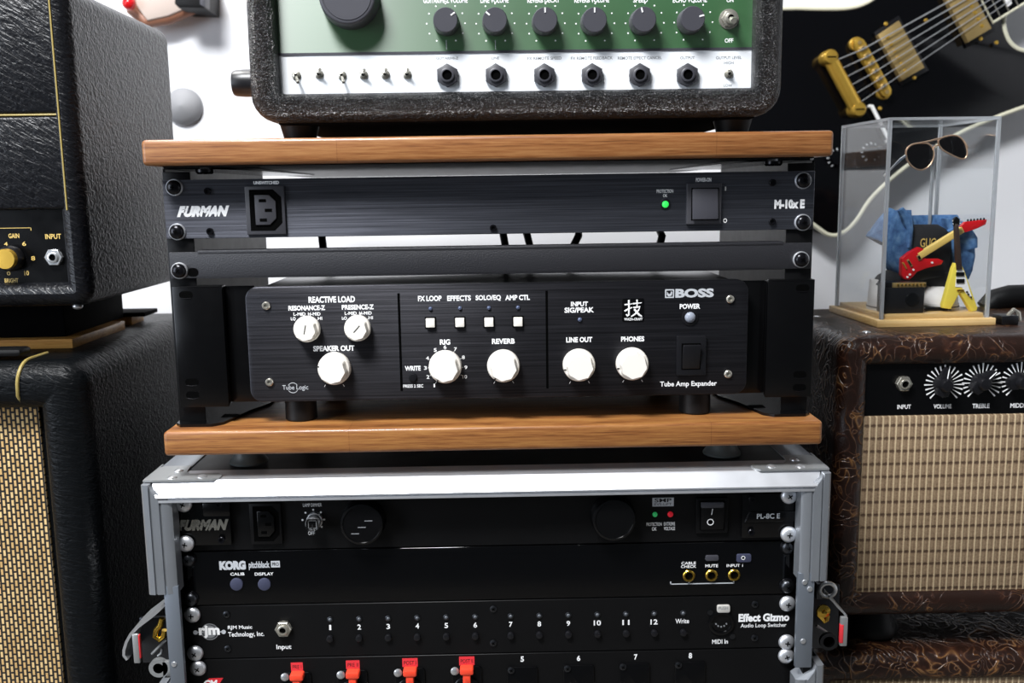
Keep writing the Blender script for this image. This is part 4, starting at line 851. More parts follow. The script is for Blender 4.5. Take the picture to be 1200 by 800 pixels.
m = MB(); m.box(hx1-0.50, bx1, pe.y+0.012, by1, PKZ, hz0, 'black_matte', 0.0015); tag(m.build('spacer_block'), 'black block between the left amplifier head and the wooden plank', 'spacer block')
q = at(101, 369, YH+0.02); m = MB(); m.ball((hx1-0.016, YH+0.012, hz0-0.0005), 0.0042, 0.0042, 0.003, 'steel', 14); m.build('glide', hd)
m = MB(); m.box(hx1-0.50, pe.x+0.002, pe.y, 0.235, CZ1, PKZ, 'pine', 0.0008); tag(m.build('wooden_plank'), 'bare wooden plank under the black block below the left amplifier head', 'plank')
x2_ = at(160, 368, 0.28).x
m = MB(); m.box(hx1-0.50, x2_, 0.266, 0.300, CZ1, PKZ, 'pine', 0.0008); tag(m.build('wooden_plank'), 'second bare wooden plank, behind the black block under the left amplifier head', 'plank')
m = MB(); m.box(hx1-0.50, at(176, 363, 0.28).x, 0.264, 0.302, PKZ, PKZ+0.0045, 'black_matte', 0.001); tag(m.build('rubber_mat'), 'thin black mat on the second wooden plank behind the left amplifier head', 'mat')
m = MB(); m.lathe((at(162, 352, 0.275).x, 0.275, hz0-0.004), (0, 0, 1), [(0.006, 0), (0.007, 0.0045)], 'rubber', 18); m.build('foot', hd)
# cabinet
YC = 0.045
cx1 = at(100, 480, YC).x
cb_ = thing('speaker_cabinet', (cx1-0.3, 0.2, 0.0), 'black speaker cabinet with basketweave grille, below the left amplifier head', 'speaker cabinet')
m = MB(); shell(m, cx1-0.62, cx1, 0.02, CZ1, YC, 0.36, 0.022, at(100, 480, YC).x-at(40, 480, YC).x-0.002, 0.017, 'tolex_cab', YC+0.022); m.build('box', cb_)
m = MB(); gw = at(41, 480, YC+0.02).x; gz = at(20, 468, YC+0.02).z; m.box(cx1-0.58, gw+0.003, YC+0.0195, YC+0.0225, 0.06, gz+0.006, 'weave_left'); m.build('grille_cloth', cb_, label='black and tan basketweave cloth')
m = MB(); q = at(22, 472, YC); z_ = q.z; xx = q.x
arc = [(YC+0.017-0.0176*math.sin(R(a_)), CZ1-0.017+0.0176*math.cos(R(a_))) for a_ in range(0, 91, 15)]
m.tube([(xx+0.005, YC+0.045, CZ1+0.0006)] + [(xx+0.0035-0.0005*k_, y_, z2k) for k_, (y_, z2k) in enumerate(arc)] + [(xx, YC-0.0004, z_+0.006), (xx, YC+0.004, z_)], 0.0014, 'gold_pipe', 8); m.build('piping', cb_, label='gold piping over the top edge')
m = MB(); hz_ = CZ1+0.0075; hy = 0.066
m.box(cx1-0.24, at(30, 403, hy).x, hy-0.010, hy+0.010, CZ1+0.003, hz_+0.002, 'rubber', 0.003); m.build('handle', cb_)
for uu in (27, 55):
    q = atz(uu, 405 if uu == 27 else 398, CZ1); m = MB(); m.lathe((q.x, q.y, CZ1), (0, 0, 1), [(0.0048, 0), (0.0046, 0.002), (0.003, 0.0035), (0.0001, 0.004)], 'nickel', 18); m.build('handle_stud', cb_)
for xx in (cx1-0.06, cx1-0.56):
    for yy in (0.10, 0.30): m = MB(); m.lathe((xx, yy, 0), (0, 0, 1), [(0.02, 0), (0.022, 0.021)], 'rubber', 20); m.build('foot', cb_)

# ================================================================== RIGHT COMBO AMPLIFIERS
YR = 0.060
rx0 = at(985, 440, YR).x; RZ1 = at(1100, 394, YR).z; RZ0 = at(1100, 724, YR).z; L2 = at(1100, 766, YR).z
co = thing('combo_amplifier', (rx0+0.24, 0.15, RZ0), 'brown tooled leathercloth combo amplifier with black knobs, under the clear display case', 'amplifier')
m = MB(); shell(m, rx0, rx0+0.50, RZ0, RZ1, YR, 0.25, 0.016, 0.0245, 0.0125, 'tooled', YR+0.010); m.build('cabinet', co)
zp0 = at(1100, 485.5, YR+0.008).z; zp1 = at(1100, 419, YR+0.008).z
m = MB(); m.box(rx0+0.022, rx0+0.478, YR+0.008, YR+0.012, zp0, zp1+0.003, 'black_semi'); m.build('control_panel', co)
zg0 = at(1100, 702, YR+0.004).z
m = MB(); m.box(rx0+0.0225, rx0+0.4775, YR+0.005, YR+0.011, zg0-0.004, zp0-0.0003, 'weave_right', 0.0015); m.build('grille_cloth', co, label='tan ribbed grille cloth')
YK = YR+0.008; m = MB()
for s_, b_ in (('INPUT', (1051.5, 474, 1067.5, 479)), ('VOLUME', (1094, 473.4, 1115, 478.5)), ('TREBLE', (1139.5, 472.8, 1159.5, 478)), ('MIDDLE', (1184, 472.2, 1206, 477.5))): m.tpx(s_, *b_, YK, 'white_print', 0.02)
KK = ((1106.5, 450.5, 8), (1151, 448.5, 45), (1196, 447, 75))
for u, v, _ in KK:
    c1 = at(u, v, YK); k = mpp(u, v, YK)
    for a_ in range(-135, 136, 15):
        d_ = Vector((math.sin(R(a_)), 0, math.cos(R(a_)))); w_ = Vector((d_.z, 0, -d_.x)); p0, p1 = c1+d_*11*k, c1+d_*(22.5 if a_ % 30 else 23.5)*k
        m.poly([((p0+w_*.25*k).x, (p0+w_*.25*k).z), ((p1+w_*.95*k).x, (p1+w_*.95*k).z), ((p1-w_*.95*k).x, (p1-w_*.95*k).z), ((p0-w_*.25*k).x, (p0-w_*.25*k).z)], YK-0.0001, YK, 'white_print')
m.build('lettering', co)
for u, v, ang in KK:
    q = at(u, v, YK-0.006); q.y = YK; k = mpp(u, v, YK); m = MB()
    m.lathe(q, D, [(10*k, 0.0006), (10*k, 0.003), (9*k, 0.005), (7.8*k, 0.011), (6*k, 0.0135), (0.0001, 0.0142)], 'plastic', 32)
    d_ = Vector((math.sin(R(ang)), 0, math.cos(R(ang)))); w_ = Vector((d_.z, 0, -d_.x)); P = [q+d_*20*k, q+d_*14*k+w_*4*k, q+w_*8.2*k, q-d_*13*k+w_*6*k, q-d_*15*k, q-d_*13*k-w_*6*k, q-w_*8.2*k, q+d_*14*k-w_*4*k]
    m.poly([(p_.x, p_.z) for p_ in P], YK-0.0095, YK-0.0015, 'plastic', 0.0012); kb = m.build('pointer_knob', co)
    m = MB(); m.tube([q+d_*8*k+Vector((0, -0.0098, 0)), q+d_*19*k+Vector((0, -0.0097, 0))], 0.0004, 'white_print', 6); m.build('pointer_line', kb)
jack(co, 1060.5, 450, 8.5, YK, 'nickel', 'nickel', 0.46, 6, 0.005)
for xx in (at(1020, 738, YR+0.045).x, rx0+0.44):
    for yy in (YR+0.045, 0.21):
        m = MB(); m.lathe((xx, yy, L2), (0, 0, 1), [(0.017, 0), (0.0225, 0.003), (0.0235, 0.008), (0.0215, 0.013), (0.014, RZ0-L2+0.001)], 'rubber', 36); m.build('foot', co)
m = MB(); hp = [atz(1158, 376, RZ1), at(1156, 362, 0.241), at(1165, 353, 0.241), at(1184, 348, 0.241), at(1214, 347, 0.241), at(1245, 349, 0.241)]
hp[0] = Vector((hp[1].x+0.002, 0.241, RZ1)); he = at(1272, 353, 0.241); hp += [he, Vector((he.x+0.006, 0.241, RZ1))]; m.tube(hp, [0.008, 0.011, 0.0125, 0.0125, 0.0125, 0.0125, 0.011, 0.008], 'rubber', 14); hnd = m.build('handle', co)
m = MB(); m.tube([at(u, v, 0.120) for u, v in ((1180, 376), (1183, 368), (1188, 363), (1193, 366), (1194, 376))], 0.0022, 'nickel', 8); x0_, x1_, z0_, z1_ = box_at(1170, 369, 1190, 377, 0.122); m.box(x0_, x1_, 0.116, 0.134, RZ1, z1_, 'dark_steel', 0.001); m.build('handle_bracket', co)
for u, v in ((957.5, 371), (1015.5, 389)):
    q = atz(u, v, RZ1); m = MB(); m.lathe((q.x, q.y, RZ1-0.0003), (0, 0, 1), [(0.0038, 0), (0.0034, 0.0008), (0.002, 0.0014), (0.0001, 0.0016)], 'steel', 16); m.build('highlight_dot', co)  # added steel dots standing in for gloss highlights on the combo top
co2 = thing('speaker_cabinet', (rx0+0.22, 0.15, 0.0), 'brown tooled leathercloth cabinet carrying the brown combo amplifier on round feet', 'speaker cabinet')
m = MB(); shell(m, rx0-0.022, rx0+0.53, 0.02, L2, YR, 0.27, 0.018, 0.0275, 0.0130, 'tooled', YR+0.012); m.build('box', co2)
m = MB(); zt_ = at(1100, 787, YR+0.004).z; m.box(rx0+0.001, rx0+0.507, YR+0.005, YR+0.012, 0.05, zt_+0.001, 'weave_right', 0.0015); m.build('grille_cloth', co2, label='tan ribbed grille cloth')
for xx in (rx0+0.03, rx0+0.48):
    for yy in (0.10, 0.23): m = MB(); m.lathe((xx, yy, 0), (0, 0, 1), [(0.02, 0), (0.022, 0.021)], 'rubber', 20); m.build('foot', co2)

# ================================================================== BLACK ELECTRIC GUITAR ON THE WALL
YB = 0.652
gt = thing('electric_guitar', (at(1020, 80, YB).x, 0.70, at(1020, 80, YB).z), 'black electric guitar with worn gold hardware and cream binding, hung on the wall', 'guitar')
def smooth_closed(P, n=5):
    out = []; N = len(P)
    for i in range(N):
        p0, p1, p2, p3 = P[i-1], P[i], P[(i+1) % N], P[(i+2) % N]
        for k in range(n):
            t_ = k/n; out.append(tuple(0.5*((2*p1[j]) + (-p0[j]+p2[j])*t_ + (2*p0[j]-5*p1[j]+4*p2[j]-p3[j])*t_*t_ + (-p0[j]+3*p1[j]-3*p2[j]+p3[j])*t_**3) for j in (0, 1)))
    return out
OUT = smooth_closed([(1186, 4), (1176, 22), (1180, 44), (1192, 57), (1212, 62), (1240, 72), (1246, 96), (1226, 116), (1200, 125), (1160, 140), (1120, 158), (1068, 190), (1024, 228), (1003, 258), (988, 272), (972, 275), (952, 262), (905, 225), (872, 170), (862, 100), (872, 40), (895, 14), (925, 10), (960, 10.5), (995, 9.5), (1018, 2), (1040, -16), (1072, -50), (1110, -72), (1150, -60), (1175, -25)])
m = MB(); ppx(m, OUT, YB, 0.046, 'mag_black', 0.003); m.build('body', gt)
m = MB(); m.tube([at(u, v, YB+0.002) for u, v in OUT], 0.0034, 'cream', 8, True); m.build('binding', gt, label='cream edge binding')
def bar(mb, p0, p1, Y0_, r, mat, seg=16): a_, b_ = at(*p0, Y0_), at(*p1, Y0_); mb.tube([a_, b_], r, mat, seg); return a_, b_
m = MB(); a_, b_ = at(971, 66, YB-0.014), at(1005.5, 130, YB-0.014); d_ = (b_-a_).normalized()
m.tube([a_, a_+d_*0.014, b_-d_*0.014, b_], [0.0095, 0.0098, 0.0098, 0.0095], 'gold', 18); 
for p_ in (a_+d_*0.002, b_-d_*0.002): m.lathe(p_+Vector((0, 0.014, 0)), D, [(0.0105, 0), (0.0105, 0.010), (0.0105, 0.020), (0.0085, 0.0235), (0.0001, 0.0245)], 'gold', 24); m.box(p_.x-0.006, p_.x+0.006, p_.y-0.0112, p_.y-0.0103, p_.z-0.0007, p_.z+0.0007, 'socket_dark')
m.build('tailpiece', gt)
m = MB(); a_, b_ = at(1006, 50.5, YB-0.012), at(1038, 108, YB-0.012); d_ = (b_-a_).normalized(); w_ = Vector((d_.z, 0, -d_.x))
P = [a_-d_*0.006+w_*0.004, a_+w_*0.0075, b_+w_*0.0075, b_+d_*0.006+w_*0.004, b_+d_*0.006-w_*0.004, b_-w_*0.0075, a_-w_*0.0075, a_-d_*0.006-w_*0.004]
m.poly([(p_.x, p_.z) for p_ in P], YB-0.016, YB-0.007, 'gold', 0.0012)
for p_ in (a_-d_*0.0, b_+d_*0.0): m.cyl(p_+Vector((0, 0.012, 0)), D, 0.0095, 0.006, 'gold', 22, 0.001); m.cyl(p_+Vector((0, -0.003, 0)), D, 0.0028, 0.002, 'gold_matte', 12)
br_ = m.build('bridge', gt)
for i in range(6):
    c_ = a_.lerp(b_, 0.12+0.152*i); rt_ = Matrix.Rotation(math.atan2(d_.x, d_.z), 3, 'Y'); m = MB(); m.box(c_.x-0.0045, c_.x+0.0045, YB-0.0185, YB-0.0155, c_.z-0.0034, c_.z+0.0034, 'gold_matte', 0.0008, 1, rt_); m.box(c_.x-0.0014, c_.x+0.0014, YB-0.0190, YB-0.018, c_.z-0.0018, c_.z+0.0018, 'socket_dark', 0, 1, rt_); m.build('saddle', br_)
for PC in ([(1029, 41), (1054, 24), (1084, 79), (1057, 94.5)], [(1107, -5), (1134, -21), (1162.5, 33), (1135, 49.5)]):
    cu_, cv_ = sum(p_[0] for p_ in PC)/4, sum(p_[1] for p_ in PC)/4; big = [(cu_+(u-cu_)*1.16, cv_+(v-cv_)*1.16) for u, v in PC]
    m = MB(); ppx(m, big, YB-0.005, 0.006, 'plastic', 0.001); ring = m.build('pickup_ring', gt)
    m = MB(); ppx(m, PC, YB-0.012, 0.010, 'gold_matte', 0.0014); pu = m.build('pickup_cover', ring, label='worn gold pickup cover')
    e0 = (PC[0][0]*0.72+PC[1][0]*0.28, PC[0][1]*0.72+PC[1][1]*0.28); e1 = (PC[3][0]*0.72+PC[2][0]*0.28, PC[3][1]*0.72+PC[2][1]*0.28)
    if PC[0][0] > 1100: e0 = (PC[0][0]*0.28+PC[1][0]*0.72, PC[0][1]*0.28+PC[1][1]*0.72); e1 = (PC[3][0]*0.28+PC[2][0]*0.72, PC[3][1]*0.28+PC[2][1]*0.72)
    for i in range(6): t_ = 0.14+0.145*i; q = at(e0[0]+(e1[0]-e0[0])*t_, e0[1]+(e1[1]-e0[1])*t_, YB-0.012); m = MB(); m.lathe(q, D, [(0.0028, 0), (0.0024, 0.0006), (0.0001, 0.0009)], 'gold', 12); m.build('pole_screw', ring)
for u, v in ((1038, 28), (1071, 91), (1149, 45.5), (1031, 127), (1167.5, 50), (1085, 24)):
    m = MB(); m.lathe(at(u, v, YB-0.005), D, [(0.0028, 0.0), (0.0026, 0.0012), (0.0001, 0.0022)], 'gold', 12); m.build('screw', gt)
m = MB(); FB = [(1139, -22), (1163.5, 26.5), (1236, -18), (1212, -66)]; ppx(m, FB, YB-0.010, 0.012, 'mag_black'); nk = m.build('fretboard', gt)
m = MB(); m.tube([at(u, v, YB-0.0095) for u, v in FB], 0.0022, 'cream', 6, True); m.build('binding', nk)
for f_ in (0.13, 0.27, 0.42, 0.58, 0.75):
    p0 = at(1139+73*f_, -22-44*f_, YB-0.0105); p1 = at(1163.5+72.5*f_, 26.5-44.5*f_, YB-0.0105); m = MB(); m.tube([p0, p1], 0.0009, 'nickel', 6); m.build('fret', nk)
m = MB(); ppx(m, [(1174, -8), (1181.5, -13), (1186, 4), (1181, 8)], YB-0.0103, 0.001, 'white_print'); m.build('inlay', nk)
for i in range(6):
    t_ = i/5; s0 = at(974.5+27*t_, 73+51*t_, YB-0.0165); s1 = at(1010.5+24*t_, 58+44*t_, YB-0.0190); s2 = at(1142+16*t_, -15+33*t_, YB-0.0135); s3 = s2 + (s2-s1)*0.5
    m = MB(); m.tube([s0, s1, s2, s3], 0.0009-0.00008*i, 'steel', 6); m.build('string', gt)
for u, v in ((982, 185), (1022, 178)):
    q = at(u, v, YB-0.010); q.y = YB; m = MB(); m.lathe(q, D, [(0.0135, 0), (0.0130, 0.004), (0.0105, 0.007), (0.0100, 0.014), (0.0001, 0.0145)], 'mag_black', 32); kb = m.build('speed_knob', gt); m = MB()
    for a_ in range(-150, 151, 30): dd = Vector((math.sin(R(a_)), 0, math.cos(R(a_)))); m.tube([q+dd*0.0112+Vector((0, -0.0065, 0)), q+dd*0.0132+Vector((0, -0.0042, 0))], 0.0008, 'grey_print', 5)
    m.build('numerals', kb)
m = MB(); a_, b_ = at(1021.5, 124, YB-0.008), at(1042, 165, YB-0.008); m.tube([a_+Vector((0, 0.009, 0)), a_, b_, b_+Vector((0, 0.009, 0))], 0.0028, 'white_print', 8); m.build('guard_bracket', gt)

# ================================================================== CLEAR DISPLAY CASE AND ITS CONTENTS
t = NT('thin_clear_acrylic', 'ffffff', 0.02); n_ = t.n; tr = t.add('ShaderNodeBsdfTransparent'); tr.inputs[0].default_value = (0.965, 0.972, 0.975, 1)
gl = t.add('ShaderNodeBsdfGlossy'); gl.inputs['Roughness'].default_value = 0.03; lw = t.add('ShaderNodeLayerWeight'); lw.inputs['Blend'].default_value = 0.5; mx = t.add('ShaderNodeMixShader')
fr_ = t.math('ADD', t.math('MULTIPLY', t.math('POWER', lw.outputs['Facing'], 4.0), 0.55), 0.035)
t.lk(fr_, mx.inputs[0]); t.lk(tr.outputs[0], mx.inputs[1]); t.lk(gl.outputs[0], mx.inputs[2]); t.lk(mx.outputs[0], n_['Material Output'].inputs['Surface']); M['clear'] = t.m
pL, pR, pB = atz(1028, 384, RZ1), atz(1167, 381, RZ1), atz(982, 365, RZ1)
EX = (pR-pL); EX.z = 0; wX = EX.length; EX.normalize(); EY = Vector((-EX.y, EX.x, 0)); dY = abs((pB-pL).dot(EY))
dY = max(0.085, min(dY, 0.12)); BH = 0.0105
def cp3(a, b, z): return pL + EX*a + EY*b + Vector((0, 0, z))     # case coordinates: right, back, up (origin front left foot)
dc = thing('display_case', pL + EX*wX/2 + EY*dY/2, 'clear acrylic display case on a pale wooden base, standing on the brown combo amplifier', 'display case')
def cbox(mb, a0, a1, b0, b1, z0, z1, mat, bev=0.0):
    b = bmesh.new(); bmesh.ops.create_cube(b, size=1.0)
    for v in b.verts: v.co = Vector(((a0+a1)/2+v.co.x*(a1-a0), (b0+b1)/2+v.co.y*(b1-b0), (z0+z1)/2+v.co.z*(z1-z0)))
    if bev > 0: bmesh.ops.bevel(b, geom=list(b.edges), offset=bev, segments=2, affect='EDGES', profile=0.5)
    for v in b.verts: v.co = cp3(*v.co)
    return mb.take(b, mat)
e = 0.0045; th = 0.0024
CH = at(1037, 141, (pL+EY*e).y).z - RZ1
m = MB(); cbox(m, 0, wX, 0, dY, 0.0, BH*0.62, 'pale_wood', 0.0008); cbox(m, e+th+0.0008, wX-e-th-0.0008, e+th+0.0008, dY-e-th-0.0008, BH*0.6, BH, 'pale_wood', 0.0006); m.build('base', dc)
z0 = BH*0.62
for nm, args in (('front_pane', (e, wX-e, e, e+th, z0, CH)), ('back_pane', (e, wX-e, dY-e-th, dY-e, z0, CH)), ('side_pane', (e, e+th, e+th, dY-e-th, z0, CH)), ('side_pane', (wX-e-th, wX-e, e+th, dY-e-th, z0, CH)), ('top_pane', (e, wX-e, e, dY-e, CH, CH+th))):
    m = MB(); cbox(m, *args, 'clear'); m.build(nm, dc)
for a in (e-0.0002, wX-e-th-0.0002):
    for b in (e-0.0002, dY-e-th-0.0002):
        m = MB(); cbox(m, a, a+th+0.0004, b, b+th+0.0004, z0, CH, 'acrylic_edge'); m.build('corner_edge', dc)
m = MB()
for args in ((e, wX-e, e-0.0003, e+0.0002, CH, CH+th), (e-0.0003, e+0.0002, e, dY-e, CH, CH+th), (wX-e-0.0002, wX-e+0.0003, e, dY-e, CH, CH+th), (e, wX-e, dY-e-0.0002, dY-e+0.0003, CH, CH+th)): cbox(m, *args, 'acrylic_edge')
m.build('top_edge', dc)
YD = pL.y; FL = RZ1 + BH
def Yc(b): return (pL + EX*wX/2 + EY*b).y
# miniature amplifier
Y1 = Yc(0.012); t_ = thing('miniature_amplifier', (at(1060, 350, Y1).x, Y1+0.012, FL), 'black miniature amplifier with a gold control strip, on the floor of the display case', 'toy amplifier')
x0_, x1_, z0_, z1_ = box_at(1037.5, 337, 1083.5, 366, Y1); m = MB(); m.box(x0_, x1_, Y1, Y1+0.020, FL, z1_, 'plastic', 0.0012); m.build('body', t_)
zt_ = at(1066, 330.5, Y1).z; m = MB(); m.box(x0_, x1_, Y1+0.003, Y1+0.020, z1_-0.001, zt_, 'plastic', 0.0008); m.build('top_section', t_)
m = MB(); q0 = at(1047, 334, Y1).x; m.box(q0, x1_+0.001, Y1+0.0005, Y1+0.004, z1_, zt_-0.0005, 'gold_matte', 0.0003); gp = m.build('control_strip', t_, label='gold control strip')
for i in range(8): m = MB(); m.cyl((q0+0.004+i*0.0034, Y1+0.0005, (z1_+zt_)/2), D, 0.0009, 0.0012, 'brass', 10); m.build('knob', gp)
m = MB(); m.lathe(at(1069, 351, Y1), D, [(0.0062, 0), (0.0060, 0.0008), (0.0048, 0.0012), (0.0044, 0.0004), (0.0001, 0.0004)], 'black_semi', 28); m.build('emblem', t_)
# red toy guitar leaning across
Y2 = Yc(0.0255)
t_ = thing('toy_guitar', (at(1080, 310, Y2).x, Y2, at(1066, 328, Y2).z), 'red toy guitar with pale neck, leaning across the dark shirt in the display case', 'toy guitar', 'toy guitars in the display case')
RG = [(1057, 303), (1065.5, 296), (1077.5, 289.5), (1083, 291.5), (1080.5, 300), (1086, 303), (1100, 303), (1106, 305.5), (1103.5, 310), (1084, 315), (1075, 318.7), (1070.5, 324), (1065, 328.5), (1059.5, 327), (1056.5, 322)]
m = MB(); ppx(m, RG, Y2, 0.006, 'red_lacquer', 0.001); m.build('body', t_)
m = MB(); ppx(m, [(1076, 297), (1080, 303.5), (1131, 272), (1127.5, 265.5)], Y2-0.0015, 0.005, 'maple', 0.0008); m.build('neck', t_)
m = MB(); ppx(m, [(1126, 265.5), (1131, 260), (1148, 258), (1157, 257.2), (1155.5, 263), (1144, 268.3), (1131, 272.5)], Y2-0.001, 0.004, 'red_lacquer', 0.0006); hs = m.build('headstock', t_)
for i in range(6): m = MB(); q = at(1134+i*3.8, 258.4-i*0.35, Y2+0.001); m.ball(q, 0.0010, 0.0010, 0.0014, 'black_semi', 8); m.build('tuning_peg', hs)
for PC in ([(1062.5, 305), (1065, 303.5), (1070, 311.5), (1067.5, 313)], [(1074, 300), (1078, 298), (1081, 303.5), (1077, 305.5)]):
    m = MB(); ppx(m, PC, Y2-0.0012, 0.0014, 'gold_matte', 0.0003); cu_, cv_ = sum(p_[0] for p_ in PC)/4, sum(p_[1] for p_ in PC)/4; ppx(m, [(cu_+(u-cu_)*.6, cv_+(v-cv_)*.6) for u, v in PC], Y2-0.0016, 0.001, 'black_semi'); m.build('pickup', t_)
m = MB(); ppx(m, [(1057.5, 308), (1059, 307), (1063.5, 314.5), (1062, 315.5)], Y2-0.0012, 0.0014, 'gold', 0.0003); m.build('bridge', t_)
for u, v in ((1066, 321.5), (1070, 316), (1092, 307.5), (1063, 324.5)): m = MB(); m.cyl(at(u, v, Y2), D, 0.0009, 0.0012, 'white_print', 10); m.build('knob', t_)
# yellow V-shaped toy guitar
Y3 = Yc(0.0165)
t_ = thing('toy_guitar', (at(1125, 340, Y3).x, Y3+0.004, FL), 'yellow V-shaped toy guitar with white guard, standing at the front right of the display case', 'toy guitar', 'toy guitars in the display case')
VB = [(1120, 308.5), (1127.5, 311), (1130, 316), (1146, 361), (1144.5, 364.5), (1138.5, 365.5), (1125, 343), (1114.5, 362.5), (1106, 361.5), (1105, 358), (1117, 315)]
zz = FL - min(at(u, v, Y3).z for u, v in VB)
m = MB(); P = [at(u, v, Y3) for u, v in VB]; m.poly([(p_.x, p_.z+zz) for p_ in P], Y3, Y3+0.006, 'yellow', 0.001); m.build('body', t_)
m = MB(); ppx(m, [(1121.5, 316), (1129, 316), (1139.5, 350), (1134, 346), (1127, 336.5), (1119.5, 336)], Y3-0.0005, 0.001, 'white_print'); m.build('pickguard', t_, label='white pickguard')
for bx_ in ((1120, 318.6, 1129.3, 323.2), (1120.3, 326.6, 1129.6, 331.3)): x0_, x1_, z0_, z1_ = box_at(*bx_, Y3); m = MB(); m.box(x0_, x1_, Y3-0.0016, Y3, z0_, z1_, 'black_semi', 0.0003); m.build('pickup', t_)
m = MB(); ppx(m, [(1121.8, 316), (1128, 316), (1124.6, 272), (1123.6, 262), (1119.4, 262), (1119.8, 272)], Y3-0.0022, 0.004, 'rosewood', 0.0006); m.build('neck', t_)
m = MB(); ppx(m, [(1118.5, 264), (1124.5, 264), (1125, 257), (1121.5, 253.5), (1117.5, 257)], Y3-0.002, 0.003, 'black_semi', 0.0005); hs = m.build('headstock', t_)
for u, v in ((1117, 258.5), (1117.6, 262), (1125.6, 258.5), (1125.2, 262)): m = MB(); m.ball(at(u, v, Y3), 0.0010, 0.0010, 0.0010, 'steel', 8); m.build('tuning_peg', hs)
x0_, x1_, z0_, z1_ = box_at(1121, 339, 1129, 340.5, Y3); m = MB(); m.box(x0_, x1_, Y3-0.0016, Y3, z0_, z1_, 'brass', 0.0002); m.build('bridge', t_)
for u, v in ((1133, 342), (1134.5, 345), (1137.5, 348)): m = MB(); m.cyl(at(u, v, Y3-0.0005), D, 0.0008, 0.0010, 'black_semi', 10); m.build('knob', t_)
Y35 = Yc(0.0255); x0_, x1_, z0_, z1_ = box_at(1085, 362.5, 1115, 367, Y35); m = MB(); m.box(x0_, x1_, Y35, Y35+0.004, FL, FL+0.0035, 'black_semi', 0.0008); tag(m.build('guitar_stand'), 'small black bar on the display case floor by the yellow toy guitar', 'toy stand')
# small outfit on a clear rod: shirt, jacket, trousers, shoes, sunglasses
Y4 = Yc(0.051)
def stack(mb, rows, Y, dep, mat, seg=28, sq=0.8, fold=0.0):
    """rows: (v, u0, u1, depth factor), top to bottom, in pixels at depth Y; a soft tube of cloth"""
    rs = []
    for j, (v, u0, u1, k) in enumerate(rows):
        a_, b_ = at(u0, v, Y), at(u1, v, Y); c_ = (a_+b_)/2; rx = (b_.x-a_.x)/2; ry = dep*k; ring = []
        for i in range(seg):
            t_ = 2*math.pi*i/seg; cs, sn = math.cos(t_), math.sin(t_); f_ = 1 + fold*math.sin(5*t_+j*1.7)
            ring.append((c_.x + rx*f_*math.copysign(abs(cs)**sq, cs), Y + ry*f_*math.copysign(abs(sn)**sq, sn), c_.z))
        rs.append(ring)
    return mb.rings(rs, mat)
m = MB(); stack(m, [(263, 1068, 1098, .5), (268, 1062, 1106, .8), (276, 1058, 1111, 1), (290, 1057, 1112, 1.05), (306, 1055, 1112, 1.05), (316, 1056, 1110, .95)], Y4, 0.016, 'black_cloth', fold=0.02)
Yf_ = Y4-0.0172; m.tpx('GUC', 1078.5, 279, 1096.5, 289.5, Yf_, 'gold_print', 0.01)
sh = m.build('t_shirt', origin=(at(1085, 290, Y4).x, Y4, FL)); tag(sh, 'small black t-shirt with gold letters inside the display case', 'doll clothes')
m = MB(); stack(m, [(312, 1050, 1114, .9), (322, 1030, 1116, 1.0), (332, 1022, 1050, .8), (343, 1022, 1046, .6)], Y4+0.002, 0.017, 'black_cloth', fold=0.03); stack(m, [(318, 1076, 1116, 1), (330, 1080, 1117, .9), (342, 1086, 1114, .7)], Y4+0.002, 0.016, 'black_cloth', fold=0.03)
a_ = MB(); tr_ = m.build('trousers', origin=(at(1070, 330, Y4).x, Y4, FL)); tag(tr_, 'small black trousers below the t-shirt inside the display case', 'doll clothes')
m = MB()
def shoe(uc, w, vb, vt, nm, lab, stripe):
    q = at(uc, vb, Y4-0.008); k = mpp(uc, vb, Y4-0.008); t_ = thing('sneaker', (q.x, Y4, FL), lab, 'shoe', 'sneakers in the display case'); hw = w*k/2; hh = (vb-vt)*k
    mb = MB(); rs = []
    for f_, rx, y0_, y1_ in ((0.16, 1.0, -0.024, 0.014), (0.35, 1.0, -0.024, 0.014), (0.55, .93, -0.019, 0.013), (0.75, .8, -0.010, 0.012), (1.0, .72, -0.004, 0.011)):
        ring = []
        for i in range(24): a_ = 2*math.pi*i/24; ring.append((q.x+hw*rx*math.cos(a_), Y4+(y0_+y1_)/2+(y1_-y0_)/2*math.sin(a_), FL+hh*f_))
        rs.append(ring)
    mb.rings(rs, 'shoe_white'); mb.build('upper', t_)
    mb = MB(); rs = []
    for z_ in (0.0, hh*0.2): rs.append([(q.x+hw*1.05*math.cos(2*math.pi*i/24), Y4-0.005+0.0205*math.sin(2*math.pi*i/24), FL+z_) for i in range(24)])
    mb.rings(rs, 'shoe_white'); rs = [[(x, y, FL+hh*0.09+dz) for x, y in [(q.x+hw*1.062*math.cos(2*math.pi*i/24), Y4-0.005+0.0208*math.sin(2*math.pi*i/24)) for i in range(24)]] for dz in (0, hh*0.035)]; mb.rings(rs, 'black_print'); mb.build('sole', t_)
    if stripe: mb = MB(); mb.tube([(q.x-hw*.75, Y4-0.018, FL+hh*.58), (q.x-hw*.1, Y4-0.0235, FL+hh*.46), (q.x+hw*.8, Y4-0.019, FL+hh*.34)], 0.0017, 'red_print', 8); mb.build('side_stripe', t_, label='red stripe')
shoe(1033, 26, 368, 334, 'l', 'small white sneaker with a red stripe, left of the miniature amplifier', True)
shoe(1101, 40, 366, 330, 'r', 'small white sneaker behind the yellow toy guitar', False)
